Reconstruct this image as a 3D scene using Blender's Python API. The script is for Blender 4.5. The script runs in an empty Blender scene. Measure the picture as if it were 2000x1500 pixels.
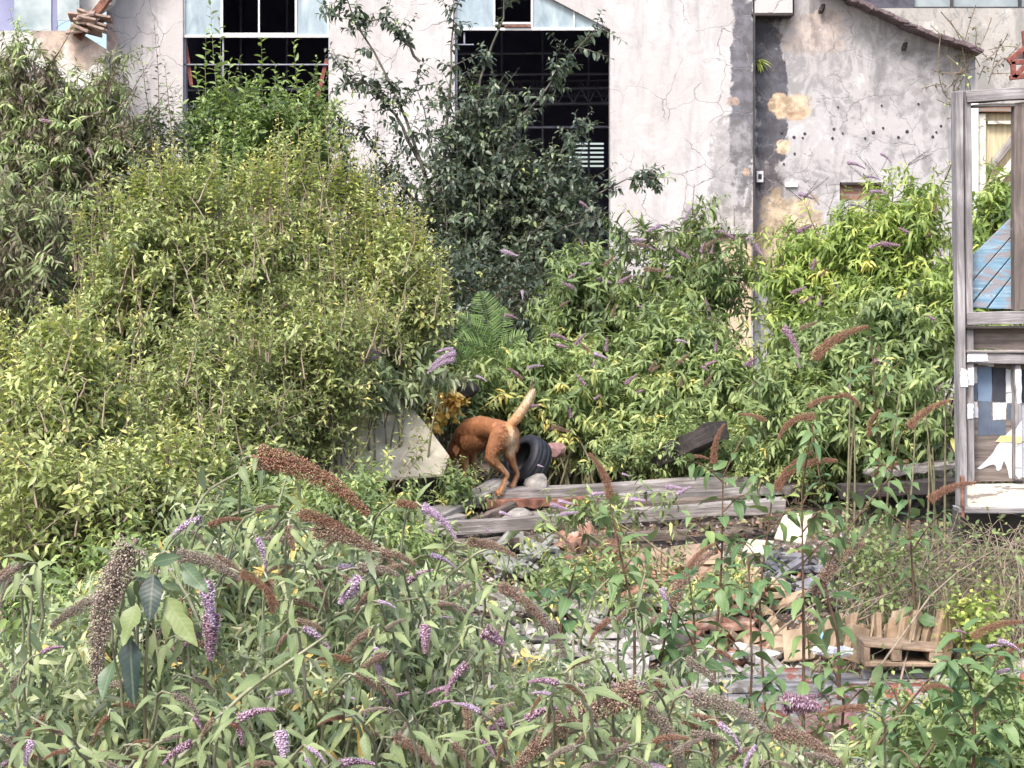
import bpy, bmesh, math
import numpy as np
from mathutils import Vector, Matrix

# ------------------------------------------------------------------ camera, world, sun
scene = bpy.context.scene
COL = scene.collection
R = math.radians
HC = 2.3                                   # camera height
PITCH = math.atan((750 - 555) / 3732.0)
F = 3732.0
cam = bpy.data.cameras.new('camera')
cam.sensor_fit = 'HORIZONTAL'
cam.angle = 2 * math.atan(1000 / F)
cam.clip_start = 0.1
cam.clip_end = 500
co = bpy.data.objects.new('camera', cam)
co.location = (0, 0, HC)
co.rotation_euler = (math.pi / 2 - PITCH, 0, 0)
COL.objects.link(co)
scene.camera = co

SUN_EL, SUN_AZ = 52, 205                   # azimuth measured clockwise from +Y
world = bpy.data.worlds.new('World')
scene.world = world
world.use_nodes = True
wn = world.node_tree
wn.nodes.clear()
sky = wn.nodes.new('ShaderNodeTexSky')
sky.sky_type = 'NISHITA'
sky.sun_disc = False
sky.sun_elevation = R(SUN_EL)
sky.sun_rotation = R(SUN_AZ)
sky.air_density = 1.0
sky.dust_density = 4.0
sky.ozone_density = 0.6
bg = wn.nodes.new('ShaderNodeBackground')
bg.inputs[1].default_value = 0.145
wo = wn.nodes.new('ShaderNodeOutputWorld')
wn.links.new(sky.outputs[0], bg.inputs[0])
wn.links.new(bg.outputs[0], wo.inputs[0])

sun = bpy.data.lights.new('sun', 'SUN')
sun.energy = 1.8
sun.angle = R(16)
sun.color = (1.0, 0.96, 0.9)
so = bpy.data.objects.new('sun', sun)
_d = Vector((math.sin(R(SUN_AZ)) * math.cos(R(SUN_EL)), math.cos(R(SUN_AZ)) * math.cos(R(SUN_EL)), math.sin(R(SUN_EL))))
so.rotation_euler = _d.to_track_quat('Z', 'Y').to_euler()
so.location = (-4, -6, 12)
COL.objects.link(so)

scene.view_settings.view_transform = 'Standard'
scene.view_settings.look = 'None'
scene.view_settings.exposure = 1.15
scene.view_settings.gamma = 1.0
scene.view_settings.use_curve_mapping = False
scene.cycles.max_bounces = 5
scene.cycles.transparent_max_bounces = 8
scene.cycles.diffuse_bounces = 3
scene.cycles.glossy_bounces = 2
scene.cycles.transmission_bounces = 4

# ------------------------------------------------------------------ helpers
_cp, _sp = math.cos(PITCH), math.sin(PITCH)


def P(u, v, Y):
    """world point at depth Y seen at photo position (u, v)"""
    a = (u - 1000) / F
    b = -(v - 750) / F
    d = (a, _cp + b * _sp, -_sp + b * _cp)
    t = Y / d[1]
    return np.array([d[0] * t, Y, HC + d[2] * t])


def px(Y):
    return Y / F


def ground_z(x, y):
    x = np.asarray(x, float)
    y = np.asarray(y, float)
    z = np.interp(y, [-5, 4.5, 6.5, 7.9, 8.5, 10, 11, 12, 13, 30, 60], [0, 0, .12, .27, .34, .53, .63, .73, .80, .9, .9])
    z = z + .04 * np.sin(x * 2.1 + y * .7) + .03 * np.sin(y * 2.7 - x * 1.3)
    m = 1 / (1 + np.exp(-(x - 1.85) * 5)) * np.exp(-((y - 9.3) / 1.6) ** 2)
    return z - .28 * m


def unit(a):
    return a / (np.linalg.norm(a, axis=-1, keepdims=True) + 1e-9)


def rand_unit(rng, n):
    return unit(rng.normal(size=(n, 3)))


class Geo:
    def __init__(s):
        s.v, s.f, s.a, s.n = [], [], [], 0

    def add(s, v, f, a=None):
        v = np.asarray(v, float).reshape(-1, 3)
        f = np.asarray(f, int).reshape(-1, 3)
        if a is None:
            a = np.zeros((len(v), 3))
        s.v.append(v)
        s.f.append(f + s.n)
        s.a.append(np.asarray(a, float).reshape(-1, 3))
        s.n += len(v)

    def build(s, name, mat, parent=None, origin=None, smooth=True):
        v = np.concatenate(s.v)
        f = np.concatenate(s.f)
        a = np.concatenate(s.a)
        off = np.zeros(3)
        if parent is not None:
            off = np.array(parent.location)
        if origin is not None:
            off = np.array(origin, float)
        v = v - off
        me = bpy.data.meshes.new(name)
        me.vertices.add(len(v))
        me.vertices.foreach_set('co', v.astype(np.float32).ravel())
        me.loops.add(len(f) * 3)
        me.loops.foreach_set('vertex_index', f.astype(np.int32).ravel())
        me.polygons.add(len(f))
        me.polygons.foreach_set('loop_start', np.arange(0, len(f) * 3, 3, dtype=np.int32))
        at = me.attributes.new('luv', 'FLOAT_VECTOR', 'POINT')
        at.data.foreach_set('vector', a.astype(np.float32).ravel())
        me.update(calc_edges=True)
        if smooth:
            me.polygons.foreach_set('use_smooth', np.ones(len(f), dtype=bool))
        me.materials.append(mat)
        o = bpy.data.objects.new(name, me)
        COL.objects.link(o)
        if parent is not None:
            o.parent = parent
        elif origin is not None:
            o.location = off
        return o


def tag(o, label=None, cat=None, group=None, kind=None):
    if label:
        o['label'] = label
    if cat:
        o['category'] = cat
    if group:
        o['group'] = group
    if kind:
        o['kind'] = kind
    return o


def empty(name, loc, label, cat, group=None):
    o = bpy.data.objects.new(name, None)
    o.location = tuple(float(c) for c in loc)
    o.empty_display_size = .2
    COL.objects.link(o)
    return tag(o, label, cat, group)


# ---- low level shapes ------------------------------------------------
def tubes(geo, pts, rad, sides=4, tone=None):
    """pts (N,K,3) polylines, rad (N,K)"""
    N, K, _ = pts.shape
    T = np.gradient(pts, axis=1)
    T = unit(T)
    ref = np.zeros_like(T)
    ref[..., 0] = .3
    ref[..., 1] = 1
    A = unit(np.cross(T, ref))
    B = np.cross(T, A)
    th = np.arange(sides) * 2 * np.pi / sides
    c, s = np.cos(th), np.sin(th)
    V = pts[:, :, None, :] + rad[:, :, None, None] * (A[:, :, None, :] * c[None, None, :, None] + B[:, :, None, :] * s[None, None, :, None])
    idx = np.arange(N * K * sides).reshape(N, K, sides)
    a = idx[:, :-1, :]
    b = idx[:, 1:, :]
    a2 = np.roll(a, -1, axis=2)
    b2 = np.roll(b, -1, axis=2)
    f = np.concatenate([np.stack([a, a2, b2], -1).reshape(-1, 3), np.stack([a, b2, b], -1).reshape(-1, 3)])
    at = np.zeros((N, K, sides, 3))
    at[..., 0] = (np.arange(sides) / sides)[None, None, :]
    at[..., 1] = (np.arange(K) / K)[None, :, None]
    if tone is not None:
        at[..., 2] = np.asarray(tone)[:, None, None]
    geo.add(V, f, at)


def leaf_template(kind):
    # returns (along, across, lift) per vertex and triangles; across in -1..1 units of half width
    if kind == 'tiny':       # 4 verts
        v = [(0, 0), (.5, 1), (1, 0), (.5, -1)]
        w = [0, 1, 0, 1]
        f = [(0, 2, 1), (0, 3, 2)]
        return np.array([(a, c, w[i]) for i, (a, c) in enumerate(v)], float), np.array(f)
    if kind == 'mid':
        ts = [.3, .68]
        ws = [.95, .8]
    else:
        ts = [.1, .25, .42, .6, .78, .92]
        ws = [.5, .92, 1.0, .86, .55, .22]
    vs = [(0, 0, 0)]
    for t, w in zip(ts, ws):
        vs += [(t, w, 1), (t, 0, 0), (t, -w, 1)]
    vs.append((1, 0, 0))
    f = [(0, 2, 1), (0, 3, 2)]
    for i in range(len(ts) - 1):
        a = 1 + 3 * i
        b = a + 3
        f += [(a, a + 1, b + 1), (a, b + 1, b), (a + 1, a + 2, b + 2), (a + 1, b + 2, b + 1)]
    a = 1 + 3 * (len(ts) - 1)
    e = len(vs) - 1
    f += [(a, a + 1, e), (a + 1, a + 2, e)]
    return np.array(vs, float), np.array(f)


TPL = {k: leaf_template(k) for k in ('tiny', 'mid', 'big')}


def leaves(geo, pos, axis, nrm, L, W, tone, kind='mid', droop=.25, fold=.35, rng=None, wav=0.0):
    tv, tf = TPL[kind]
    N = len(pos)
    axis = unit(axis)
    nrm = unit(nrm - axis * np.sum(nrm * axis, -1, keepdims=True))
    side = np.cross(axis, nrm)
    L = np.broadcast_to(L, (N,)).astype(float)
    W = np.broadcast_to(W, (N,)).astype(float)
    al, ac, li = tv[:, 0], tv[:, 1], tv[:, 2]
    hw = W / 2
    dr = droop * np.ones(N) if rng is None else droop * (.3 + 1.4 * rng.random(N))
    zoff = fold * np.abs(ac)[None, :] * hw[:, None] - dr[:, None] * L[:, None] * (al ** 2)[None, :]
    if wav and rng is not None:
        zoff = zoff + wav * hw[:, None] * li[None, :] * rng.normal(size=(N, len(al)))
    acw = ac[None, :] * hw[:, None]
    if wav and rng is not None:
        acw = acw * (1 + .12 * rng.normal(size=(N, len(al))))
    alL = al[None, :] * L[:, None] * (1 - .25 * dr[:, None] * al[None, :])
    V = pos[:, None, :] + axis[:, None, :] * alL[..., None] + side[:, None, :] * acw[..., None] + nrm[:, None, :] * zoff[..., None]
    at = np.empty((N, len(al), 3))
    at[..., 0] = ac[None, :]
    at[..., 1] = al[None, :]
    at[..., 2] = np.asarray(tone)[:, None]
    f = tf[None, :, ::-1] + (np.arange(N) * len(al))[:, None, None]
    geo.add(V, f, at)


UP = np.array([0, 0, 1.0])


def leaf_along(geo, polys, nleaf, L, W, rng, opposite=False, kind='mid', droop=.25, t0=.15, tone_c=.5, tone_s=.22,
               out=.85, tip=.12, petiole=0.0, hang=.1, upn=.8, wav=0.0, fold=.35, taper=.5):
    """leaves along polylines (N,K,3)"""
    N, K, _ = polys.shape
    t = t0 + (1 - t0) * (np.arange(nleaf) + .5 * rng.random((N, nleaf))) / max(1, nleaf - .5)
    t = np.clip(t, 0, 1)
    ft = t * (K - 1)
    i0 = np.clip(ft.astype(int), 0, K - 2)
    fr = (ft - i0)[..., None]
    rows = np.arange(N)[:, None]
    p = polys[rows, i0] * (1 - fr) + polys[rows, i0 + 1] * fr
    T = unit(polys[rows, i0 + 1] - polys[rows, i0])
    refv = rand_unit(rng, N)[:, None, :]
    A = unit(np.cross(T, np.broadcast_to(refv, T.shape)))
    B = np.cross(T, A)
    k = np.arange(nleaf)[None, :]
    reps = (0, np.pi) if opposite else (0,)
    tn = np.clip(rng.normal(tone_c, tone_s, (N, 1)) * .6 + rng.normal(tone_c, tone_s, (N, nleaf)) * .4 + tip * (t - .5), 0, 1)
    for add in reps:
        ph = (k * (np.pi / 2 if opposite else 2.4)) + add + rng.normal(0, .25, (N, nleaf))
        rad = A * np.cos(ph)[..., None] + B * np.sin(ph)[..., None]
        ax = unit(T * (.25 + .6 * t[..., None] ** 2) + rad * out + rng.normal(0, .18, p.shape) - UP * hang)
        nn = UP * upn + T * .35 + rng.normal(0, .35, p.shape)
        sz = (.7 + .5 * rng.random((N, nleaf))) * (1 - taper * t ** 3)
        q = p + ax * (petiole * L)
        leaves(geo, q.reshape(-1, 3), ax.reshape(-1, 3), nn.reshape(-1, 3), (L * sz).ravel(), (W * sz * (.85 + .3 * rng.random((N, nleaf)))).ravel(),
               tn.ravel(), kind, droop, fold, rng, wav)


def bez(p0, p1, p2, K):
    t = np.linspace(0, 1, K)[None, :, None]
    return p0[:, None, :] * (1 - t) ** 2 + 2 * p1[:, None, :] * t * (1 - t) + p2[:, None, :] * t ** 2


def plant(name, label, cat, base, blobs, leaf_mat, stem_mat, seed, nst=60, tw=24, twl=.3, nleaf=12, L=.05, W=.02, kind='tiny',
          opposite=False, upb=.3, tdroop=.1, tmin=.35, stem_r=.008, base_r=.15, shoots=(), shoot_leaf=None, part='foliage', group=None,
          ldroop=.25, tone_c=.5, tone_s=.2, tip=.12, out=.85, hang=.1, root=None, spread=1.0, upn=.8, limbs=(), outb=.5, trunk_name='stem', wav=0., shell=.4, clump=0):
    """a shrub: many stems from one base into the blobs, twigs along each stem, leaves along each twig.
    blobs: (u, v, Y, ru_px, rv_px, rdepth_m, weight)"""
    rng = np.random.default_rng(seed)
    base = np.asarray(base, float)
    if clump:          # break every big mass into several small clumps
        nb_ = []
        for b in blobs:
            for k in range(clump):
                dd = rand_unit(rng, 1)[0] * rng.uniform(.35, .8)
                f_ = rng.uniform(.28, .5)
                nb_.append((b[0] + dd[0] * b[3], b[1] + dd[2] * b[4], b[2] + dd[1] * b[5], b[3] * f_, b[4] * f_ * 1.1, b[5] * f_, b[6]))
        blobs = nb_
    if root is None:
        root = empty(name, base, label, cat, group)
    w = np.array([b[6] for b in blobs], float)
    w /= w.sum()
    bi = rng.choice(len(blobs), nst, p=w)
    C = np.array([P(b[0], b[1], b[2]) for b in blobs])
    RR = np.array([(b[3] * px(b[2]), b[5], b[4] * px(b[2])) for b in blobs])
    rr = (shell + (1 - shell) * rng.random((nst, 1))) ** .6
    dirs = rand_unit(rng, nst)
    tgt = C[bi] + dirs * RR[bi] * rr
    p0 = base + np.c_[rng.normal(0, base_r, (nst, 2)), np.zeros(nst)]
    ln = np.linalg.norm(tgt - p0, axis=1, keepdims=True)
    mid = p0 * .45 + tgt * .55
    mid[:, :2] = p0[:, :2] * .6 + tgt[:, :2] * .4 + rng.normal(0, .06, (nst, 2)) * ln
    mid[:, 2:3] += .18 * ln
    K = 8
    S = bez(p0, mid, tgt, K)
    S[:, 1:-1] += rng.normal(0, .008, (nst, K - 2, 3)) * ln[:, None, :]
    gs = Geo()
    tt = np.linspace(0, 1, K)[None, :]
    tubes(gs, S, stem_r * (1.15 - tt) * (.6 + .8 * rng.random((nst, 1))), 5, rng.random(nst))
    # twigs
    n = nst * tw
    si = np.repeat(np.arange(nst), tw)
    t = tmin + (1 - tmin) * rng.random(n) ** .8
    ft = t * (K - 1)
    i0 = np.clip(ft.astype(int), 0, K - 2)
    fr = (ft - i0)[:, None]
    st = S[si, i0] * (1 - fr) + S[si, i0 + 1] * fr
    T = unit(S[si, i0 + 1] - S[si, i0])
    cb = C[bi[si]]
    outw = unit((st - cb) / RR[bi[si]])
    d = unit(T * .45 + rand_unit(rng, n) * spread + UP * upb + outw * outb)
    l = twl * (.45 + .9 * rng.random(n))
    k4 = 5
    tq = np.linspace(0, 1, k4)[None, :, None]
    tw_p = st[:, None, :] + d[:, None, :] * l[:, None, None] * tq - UP * (tdroop * l[:, None, None] * tq ** 2) + rng.normal(0, .03, (n, k4, 3)) * l[:, None, None] * tq
    tubes(gs, tw_p, stem_r * .28 * (1.1 - .8 * tq[..., 0]) * np.ones((n, 1)), 3, rng.random(n))
    gl = Geo()
    leaf_along(gl, tw_p, nleaf, L, W, rng, opposite, kind, ldroop, .12, tone_c, tone_s, out, tip, hang=hang, upn=upn, wav=wav)
    # explicit shoots: (polyline px [(u,v)...], Y0, Y1, nleaf)
    for sh in shoots:
        pl, Y0, Y1, nl = sh[:4]
        pts = np.array([P(u, v, Y0 + (Y1 - Y0) * i / max(1, len(pl) - 1)) for i, (u, v) in enumerate(pl)])
        tn = np.linspace(0, len(pts) - 1, 9)
        q = np.array([np.interp(tn, np.arange(len(pts)), pts[:, c]) for c in range(3)]).T
        q[1:-1] += rng.normal(0, .003, (7, 3))
        r0 = sh[4] if len(sh) > 4 else stem_r * .7
        tubes(gs, q[None], (r0 * (1.1 - np.linspace(0, 1, 9)))[None], 5, [.5])
        sl = shoot_leaf or (L, W)
        if nl:
            leaf_along(gl, q[None], nl, sl[0], sl[1], rng, opposite, kind, ldroop, .2, tone_c + .12, tone_s * .6, out, tip * 2, hang=hang * .3, upn=upn, wav=wav)
    # limbs: long branches carrying their own side twigs (polyline, Y0, Y1, n twigs, twig length, radius)
    for pl, Y0, Y1, ntw, tl, r0 in limbs:
        pts = np.array([P(u, v, Y0 + (Y1 - Y0) * i / max(1, len(pl) - 1)) for i, (u, v) in enumerate(pl)])
        tn = np.linspace(0, len(pts) - 1, 12)
        q = np.array([np.interp(tn, np.arange(len(pts)), pts[:, c]) for c in range(3)]).T
        q[1:-1] += rng.normal(0, .015, (10, 3))
        tubes(gs, q[None], (r0 * (1.1 - np.linspace(0, 1, 12)))[None], 6, [.5])
        tpar = .2 + .8 * rng.random(ntw)
        f2 = tpar * 11
        j = np.clip(f2.astype(int), 0, 10)
        fr = (f2 - j)[:, None]
        s2 = q[j] * (1 - fr) + q[j + 1] * fr
        T2 = unit(q[j + 1] - q[j])
        d2 = unit(T2 * .7 + rand_unit(rng, ntw) * .8 + UP * .1)
        l2 = tl * (.4 + .8 * rng.random(ntw))
        p2 = s2[:, None, :] + d2[:, None, :] * l2[:, None, None] * tq - UP * (tdroop * l2[:, None, None] * tq ** 2)
        tubes(gs, p2, stem_r * .3 * (1.1 - .8 * tq[..., 0]) * np.ones((ntw, 1)), 3, rng.random(ntw))
        leaf_along(gl, p2, nleaf, L, W, rng, opposite, kind, ldroop, .1, tone_c, tone_s, out, tip, hang=hang, upn=upn, wav=wav)
    gs.build(trunk_name, stem_mat, root)
    gl.build(part, leaf_mat, root)
    return root


# ------------------------------------------------------------------ materials
def new_mat(name):
    m = bpy.data.materials.new(name)
    m.use_nodes = True
    nt = m.node_tree
    nt.nodes.clear()
    out = nt.nodes.new('ShaderNodeOutputMaterial')
    pb = nt.nodes.new('ShaderNodeBsdfPrincipled')
    nt.links.new(pb.outputs[0], out.inputs[0])
    return m, nt, pb, out


def ramp(nt, stops, fac):
    r = nt.nodes.new('ShaderNodeValToRGB')
    e = r.color_ramp.elements
    while len(e) < len(stops):
        e.new(.5)
    for i, (p_, c) in enumerate(stops):
        e[i].position = p_
        e[i].color = (*c, 1) if len(c) == 3 else c
    nt.links.new(fac, r.inputs[0])
    return r.outputs[0]


def mixc(nt, fac, a, b, mode='MIX'):
    m = nt.nodes.new('ShaderNodeMix')
    m.data_type = 'RGBA'
    m.blend_type = mode
    for s, val in ((m.inputs[0], fac), (m.inputs[6], a), (m.inputs[7], b)):
        if hasattr(val, 'links'):
            nt.links.new(val, s)
        elif isinstance(val, (int, float)):
            s.default_value = val
        else:
            s.default_value = (*val, 1)
    return m.outputs[2]


def math_(nt, op, a, b=None, c=None, clamp=False):
    m = nt.nodes.new('ShaderNodeMath')
    m.operation = op
    m.use_clamp = clamp
    for i, val in enumerate((a, b, c)):
        if val is None:
            continue
        if hasattr(val, 'links'):
            nt.links.new(val, m.inputs[i])
        else:
            m.inputs[i].default_value = val
    return m.outputs[0]


def noise(nt, coord, scale, detail=5, rough=.55, dist=0.0, stretch=None):
    if stretch is not None:
        mp = nt.nodes.new('ShaderNodeMapping')
        mp.inputs['Scale'].default_value = stretch
        nt.links.new(coord, mp.inputs[0])
        coord = mp.outputs[0]
    n = nt.nodes.new('ShaderNodeTexNoise')
    n.inputs['Scale'].default_value = scale
    n.inputs['Detail'].default_value = detail
    n.inputs['Roughness'].default_value = rough
    n.inputs['Distortion'].default_value = dist
    nt.links.new(coord, n.inputs['Vector'])
    return n.outputs[0]


def objco(nt):
    return nt.nodes.new('ShaderNodeTexCoord').outputs['Object']


def geopos(nt):
    return nt.nodes.new('ShaderNodeNewGeometry').outputs['Position']


def smooth_step(nt, val, lo, hi, a=0., b=1.):
    m = nt.nodes.new('ShaderNodeMapRange')
    m.interpolation_type = 'SMOOTHSTEP'
    nt.links.new(val, m.inputs[0])
    m.inputs[1].default_value = lo
    m.inputs[2].default_value = hi
    m.inputs[3].default_value = a
    m.inputs[4].default_value = b
    return m.outputs[0]


def bump(nt, pb, h, strength=.3, dist=.01):
    b = nt.nodes.new('ShaderNodeBump')
    b.inputs['Strength'].default_value = strength
    b.inputs['Distance'].default_value = dist
    nt.links.new(h, b.inputs['Height'])
    nt.links.new(b.outputs[0], pb.inputs['Normal'])


def leaf_material(name, stops, back, rough=.5, trans=.25, vein=.35, veins=True):
    m, nt, pb, out = new_mat(name)
    at = nt.nodes.new('ShaderNodeAttribute')
    at.attribute_name = 'luv'
    sp = nt.nodes.new('ShaderNodeSeparateXYZ')
    nt.links.new(at.outputs['Vector'], sp.inputs[0])
    col = ramp(nt, stops, sp.outputs[2])
    hs0 = nt.nodes.new('ShaderNodeHueSaturation')
    hs0.inputs['Saturation'].default_value = .86
    nt.links.new(col, hs0.inputs['Color'])
    col = hs0.outputs[0]
    if veins:
        ab = math_(nt, 'ABSOLUTE', sp.outputs[0])
        rib = smooth_step(nt, ab, .0, .16, vein, 0.)
        ph = math_(nt, 'SUBTRACT', math_(nt, 'MULTIPLY', sp.outputs[1], 62.), math_(nt, 'MULTIPLY', ab, 9.))
        sv = math_(nt, 'MULTIPLY', math_(nt, 'SINE', ph), .045)
        col = mixc(nt, rib, col, (.34, .40, .20))
        hs = nt.nodes.new('ShaderNodeHueSaturation')
        nt.links.new(col, hs.inputs['Color'])
        nt.links.new(math_(nt, 'ADD', sv, 1.0), hs.inputs['Value'])
        col = hs.outputs[0]
        bump(nt, pb, sv, .35, .004)
    gm = nt.nodes.new('ShaderNodeNewGeometry')
    bc = mixc(nt, .3, back, col)
    col2 = mixc(nt, gm.outputs['Backfacing'], col, bc)
    nt.links.new(col2, pb.inputs['Base Color'])
    pb.inputs['Roughness'].default_value = rough
    tr = nt.nodes.new('ShaderNodeBsdfTranslucent')
    tc = mixc(nt, 1.0, col, (1.15, 1.2, .6), 'MULTIPLY')
    nt.links.new(tc, tr.inputs[0])
    mx = nt.nodes.new('ShaderNodeMixShader')
    mx.inputs[0].default_value = trans
    nt.links.new(pb.outputs[0], mx.inputs[1])
    nt.links.new(tr.outputs[0], mx.inputs[2])
    nt.links.new(mx.outputs[0], out.inputs[0])
    return m


def simple(name, c1, c2=None, scale=8, rough=.7, metal=0., bmp=.3, stretch=None, detail=8, lo=.35, hi=.65, c3=None):
    m, nt, pb, out = new_mat(name)
    oc = objco(nt)
    n = noise(nt, oc, scale, detail, .6, .2, stretch)
    if c2 is not None:
        st = [(lo, c1), (hi, c2)]
        if c3 is not None:
            st.append((min(1, hi + .12), c3))
        nt.links.new(ramp(nt, st, n), pb.inputs['Base Color'])
    else:
        pb.inputs['Base Color'].default_value = (*c1, 1)
    pb.inputs['Roughness'].default_value = rough
    pb.inputs['Metallic'].default_value = metal
    if bmp:
        bump(nt, pb, n, bmp, .02)
    return m


M = {}
M['willow'] = leaf_material('willow_leaf', [(.0, (.06, .09, .03)), (.3, (.17, .23, .06)), (.6, (.34, .41, .11)), (.85, (.52, .57, .18)), (1, (.72, .62, .12))], (.38, .44, .22), .4, .25, veins=False)
M['willow_green'] = leaf_material('willow_green_leaf', [(.0, (.05, .09, .03)), (.4, (.14, .23, .055)), (.75, (.30, .42, .10)), (1, (.50, .58, .15))], (.26, .34, .18), .5, .3, veins=False)
M['dark_leaf'] = leaf_material('dark_leaf', [(.0, (.03, .05, .034)), (.4, (.08, .115, .075)), (.68, (.16, .215, .12)), (.88, (.27, .36, .11)), (1, (.50, .56, .13))], (.14, .19, .14), .38, .2, veins=False)
M['bud_back'] = leaf_material('buddleia_far_leaf', [(.0, (.10, .06, .05)), (.28, (.19, .17, .10)), (.55, (.25, .36, .11)), (.88, (.42, .54, .16)), (1, (.36, .22, .14))], (.32, .29, .24), .55, .22, veins=False)
M['bud_lime'] = leaf_material('buddleia_lime_leaf', [(.0, (.07, .13, .025)), (.4, (.19, .30, .045)), (.75, (.38, .50, .08)), (.93, (.58, .64, .11)), (1, (.76, .66, .10))], (.25, .30, .16), .5, .35, veins=False)
M['bud_mid'] = leaf_material('buddleia_mid_leaf', [(.0, (.06, .10, .04)), (.35, (.15, .23, .07)), (.7, (.30, .41, .12)), (.92, (.50, .55, .16)), (1, (.75, .6, .10))], (.24, .28, .17), .5, .3, veins=False)
M['bud_near'] = leaf_material('buddleia_near_leaf', [(.0, (.03, .06, .035)), (.35, (.10, .155, .065)), (.7, (.22, .29, .10)), (.95, (.34, .40, .15)), (1, (.75, .46, .03))], (.42, .47, .37), .55, .2, vein=.3)
M['bud_grey'] = leaf_material('buddleia_grey_leaf', [(.0, (.05, .075, .04)), (.35, (.17, .24, .10)), (.7, (.34, .42, .18)), (.94, (.56, .60, .34)), (1, (.78, .5, .08))], (.56, .60, .48), .6, .22, vein=.3)
M['sapling'] = leaf_material('sapling_leaf', [(.0, (.035, .09, .035)), (.4, (.09, .19, .06)), (.75, (.19, .31, .09)), (1, (.36, .45, .10))], (.24, .30, .18), .5, .25, vein=.3)
M['fern'] = leaf_material('fern_frond', [(.0, (.08, .15, .04)), (.5, (.18, .32, .07)), (1, (.34, .48, .13))], (.22, .32, .12), .5, .3, veins=False)
M['autumn'] = leaf_material('autumn_leaf', [(.0, (.30, .10, .02)), (.4, (.62, .28, .02)), (.8, (.80, .50, .04)), (1, (.9, .7, .2))], (.5, .3, .08), .55, .25, veins=False)
M['stem'] = simple('green_brown_stem', (.10, .09, .045), (.22, .20, .12), 12, .7)
M['felt_stem'] = simple('pale_felted_stem', (.17, .17, .10), (.36, .37, .26), 14, .8)
M['twig'] = simple('brown_twig', (.05, .035, .025), (.14, .10, .07), 12, .8)
M['pale_twig'] = simple('pale_dry_twig', (.18, .14, .10), (.36, .29, .22), 14, .8)
M['bark'] = simple('grey_bark', (.06, .055, .045), (.17, .16, .13), 10, .85, bmp=.6)
M['red_stem'] = simple('reddish_stem', (.09, .045, .03), (.16, .10, .06), 12, .7)


def spike_mat(name, stops, rough=.8):
    m, nt, pb, out = new_mat(name)
    at = nt.nodes.new('ShaderNodeAttribute')
    at.attribute_name = 'luv'
    sp = nt.nodes.new('ShaderNodeSeparateXYZ')
    nt.links.new(at.outputs['Vector'], sp.inputs[0])
    nt.links.new(ramp(nt, stops, sp.outputs[2]), pb.inputs['Base Color'])
    pb.inputs['Roughness'].default_value = rough
    return m


M['seed'] = spike_mat('brown_seed_capsule', [(0, (.06, .035, .026)), (.5, (.25, .155, .115)), (1, (.54, .40, .31))])
M['seed_red'] = spike_mat('rust_seed_capsule', [(0, (.08, .028, .016)), (.5, (.25, .12, .075)), (1, (.48, .29, .20))])
M['seed_grey'] = spike_mat('grey_seed_capsule', [(0, (.06, .045, .038)), (.5, (.26, .20, .165)), (1, (.54, .46, .39))])
M['lilac'] = spike_mat('lilac_floret', [(0, (.15, .07, .09)), (.3, (.32, .19, .30)), (.6, (.56, .42, .58)), (1, (.80, .70, .80))])
M['faded'] = spike_mat('faded_floret', [(0, (.12, .06, .05)), (.4, (.26, .14, .16)), (.7, (.46, .30, .42)), (1, (.70, .56, .66))])
M['dark_spike'] = spike_mat('dark_dry_spike', [(0, (.02, .012, .014)), (.6, (.06, .035, .035)), (1, (.12, .08, .07))])


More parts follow.
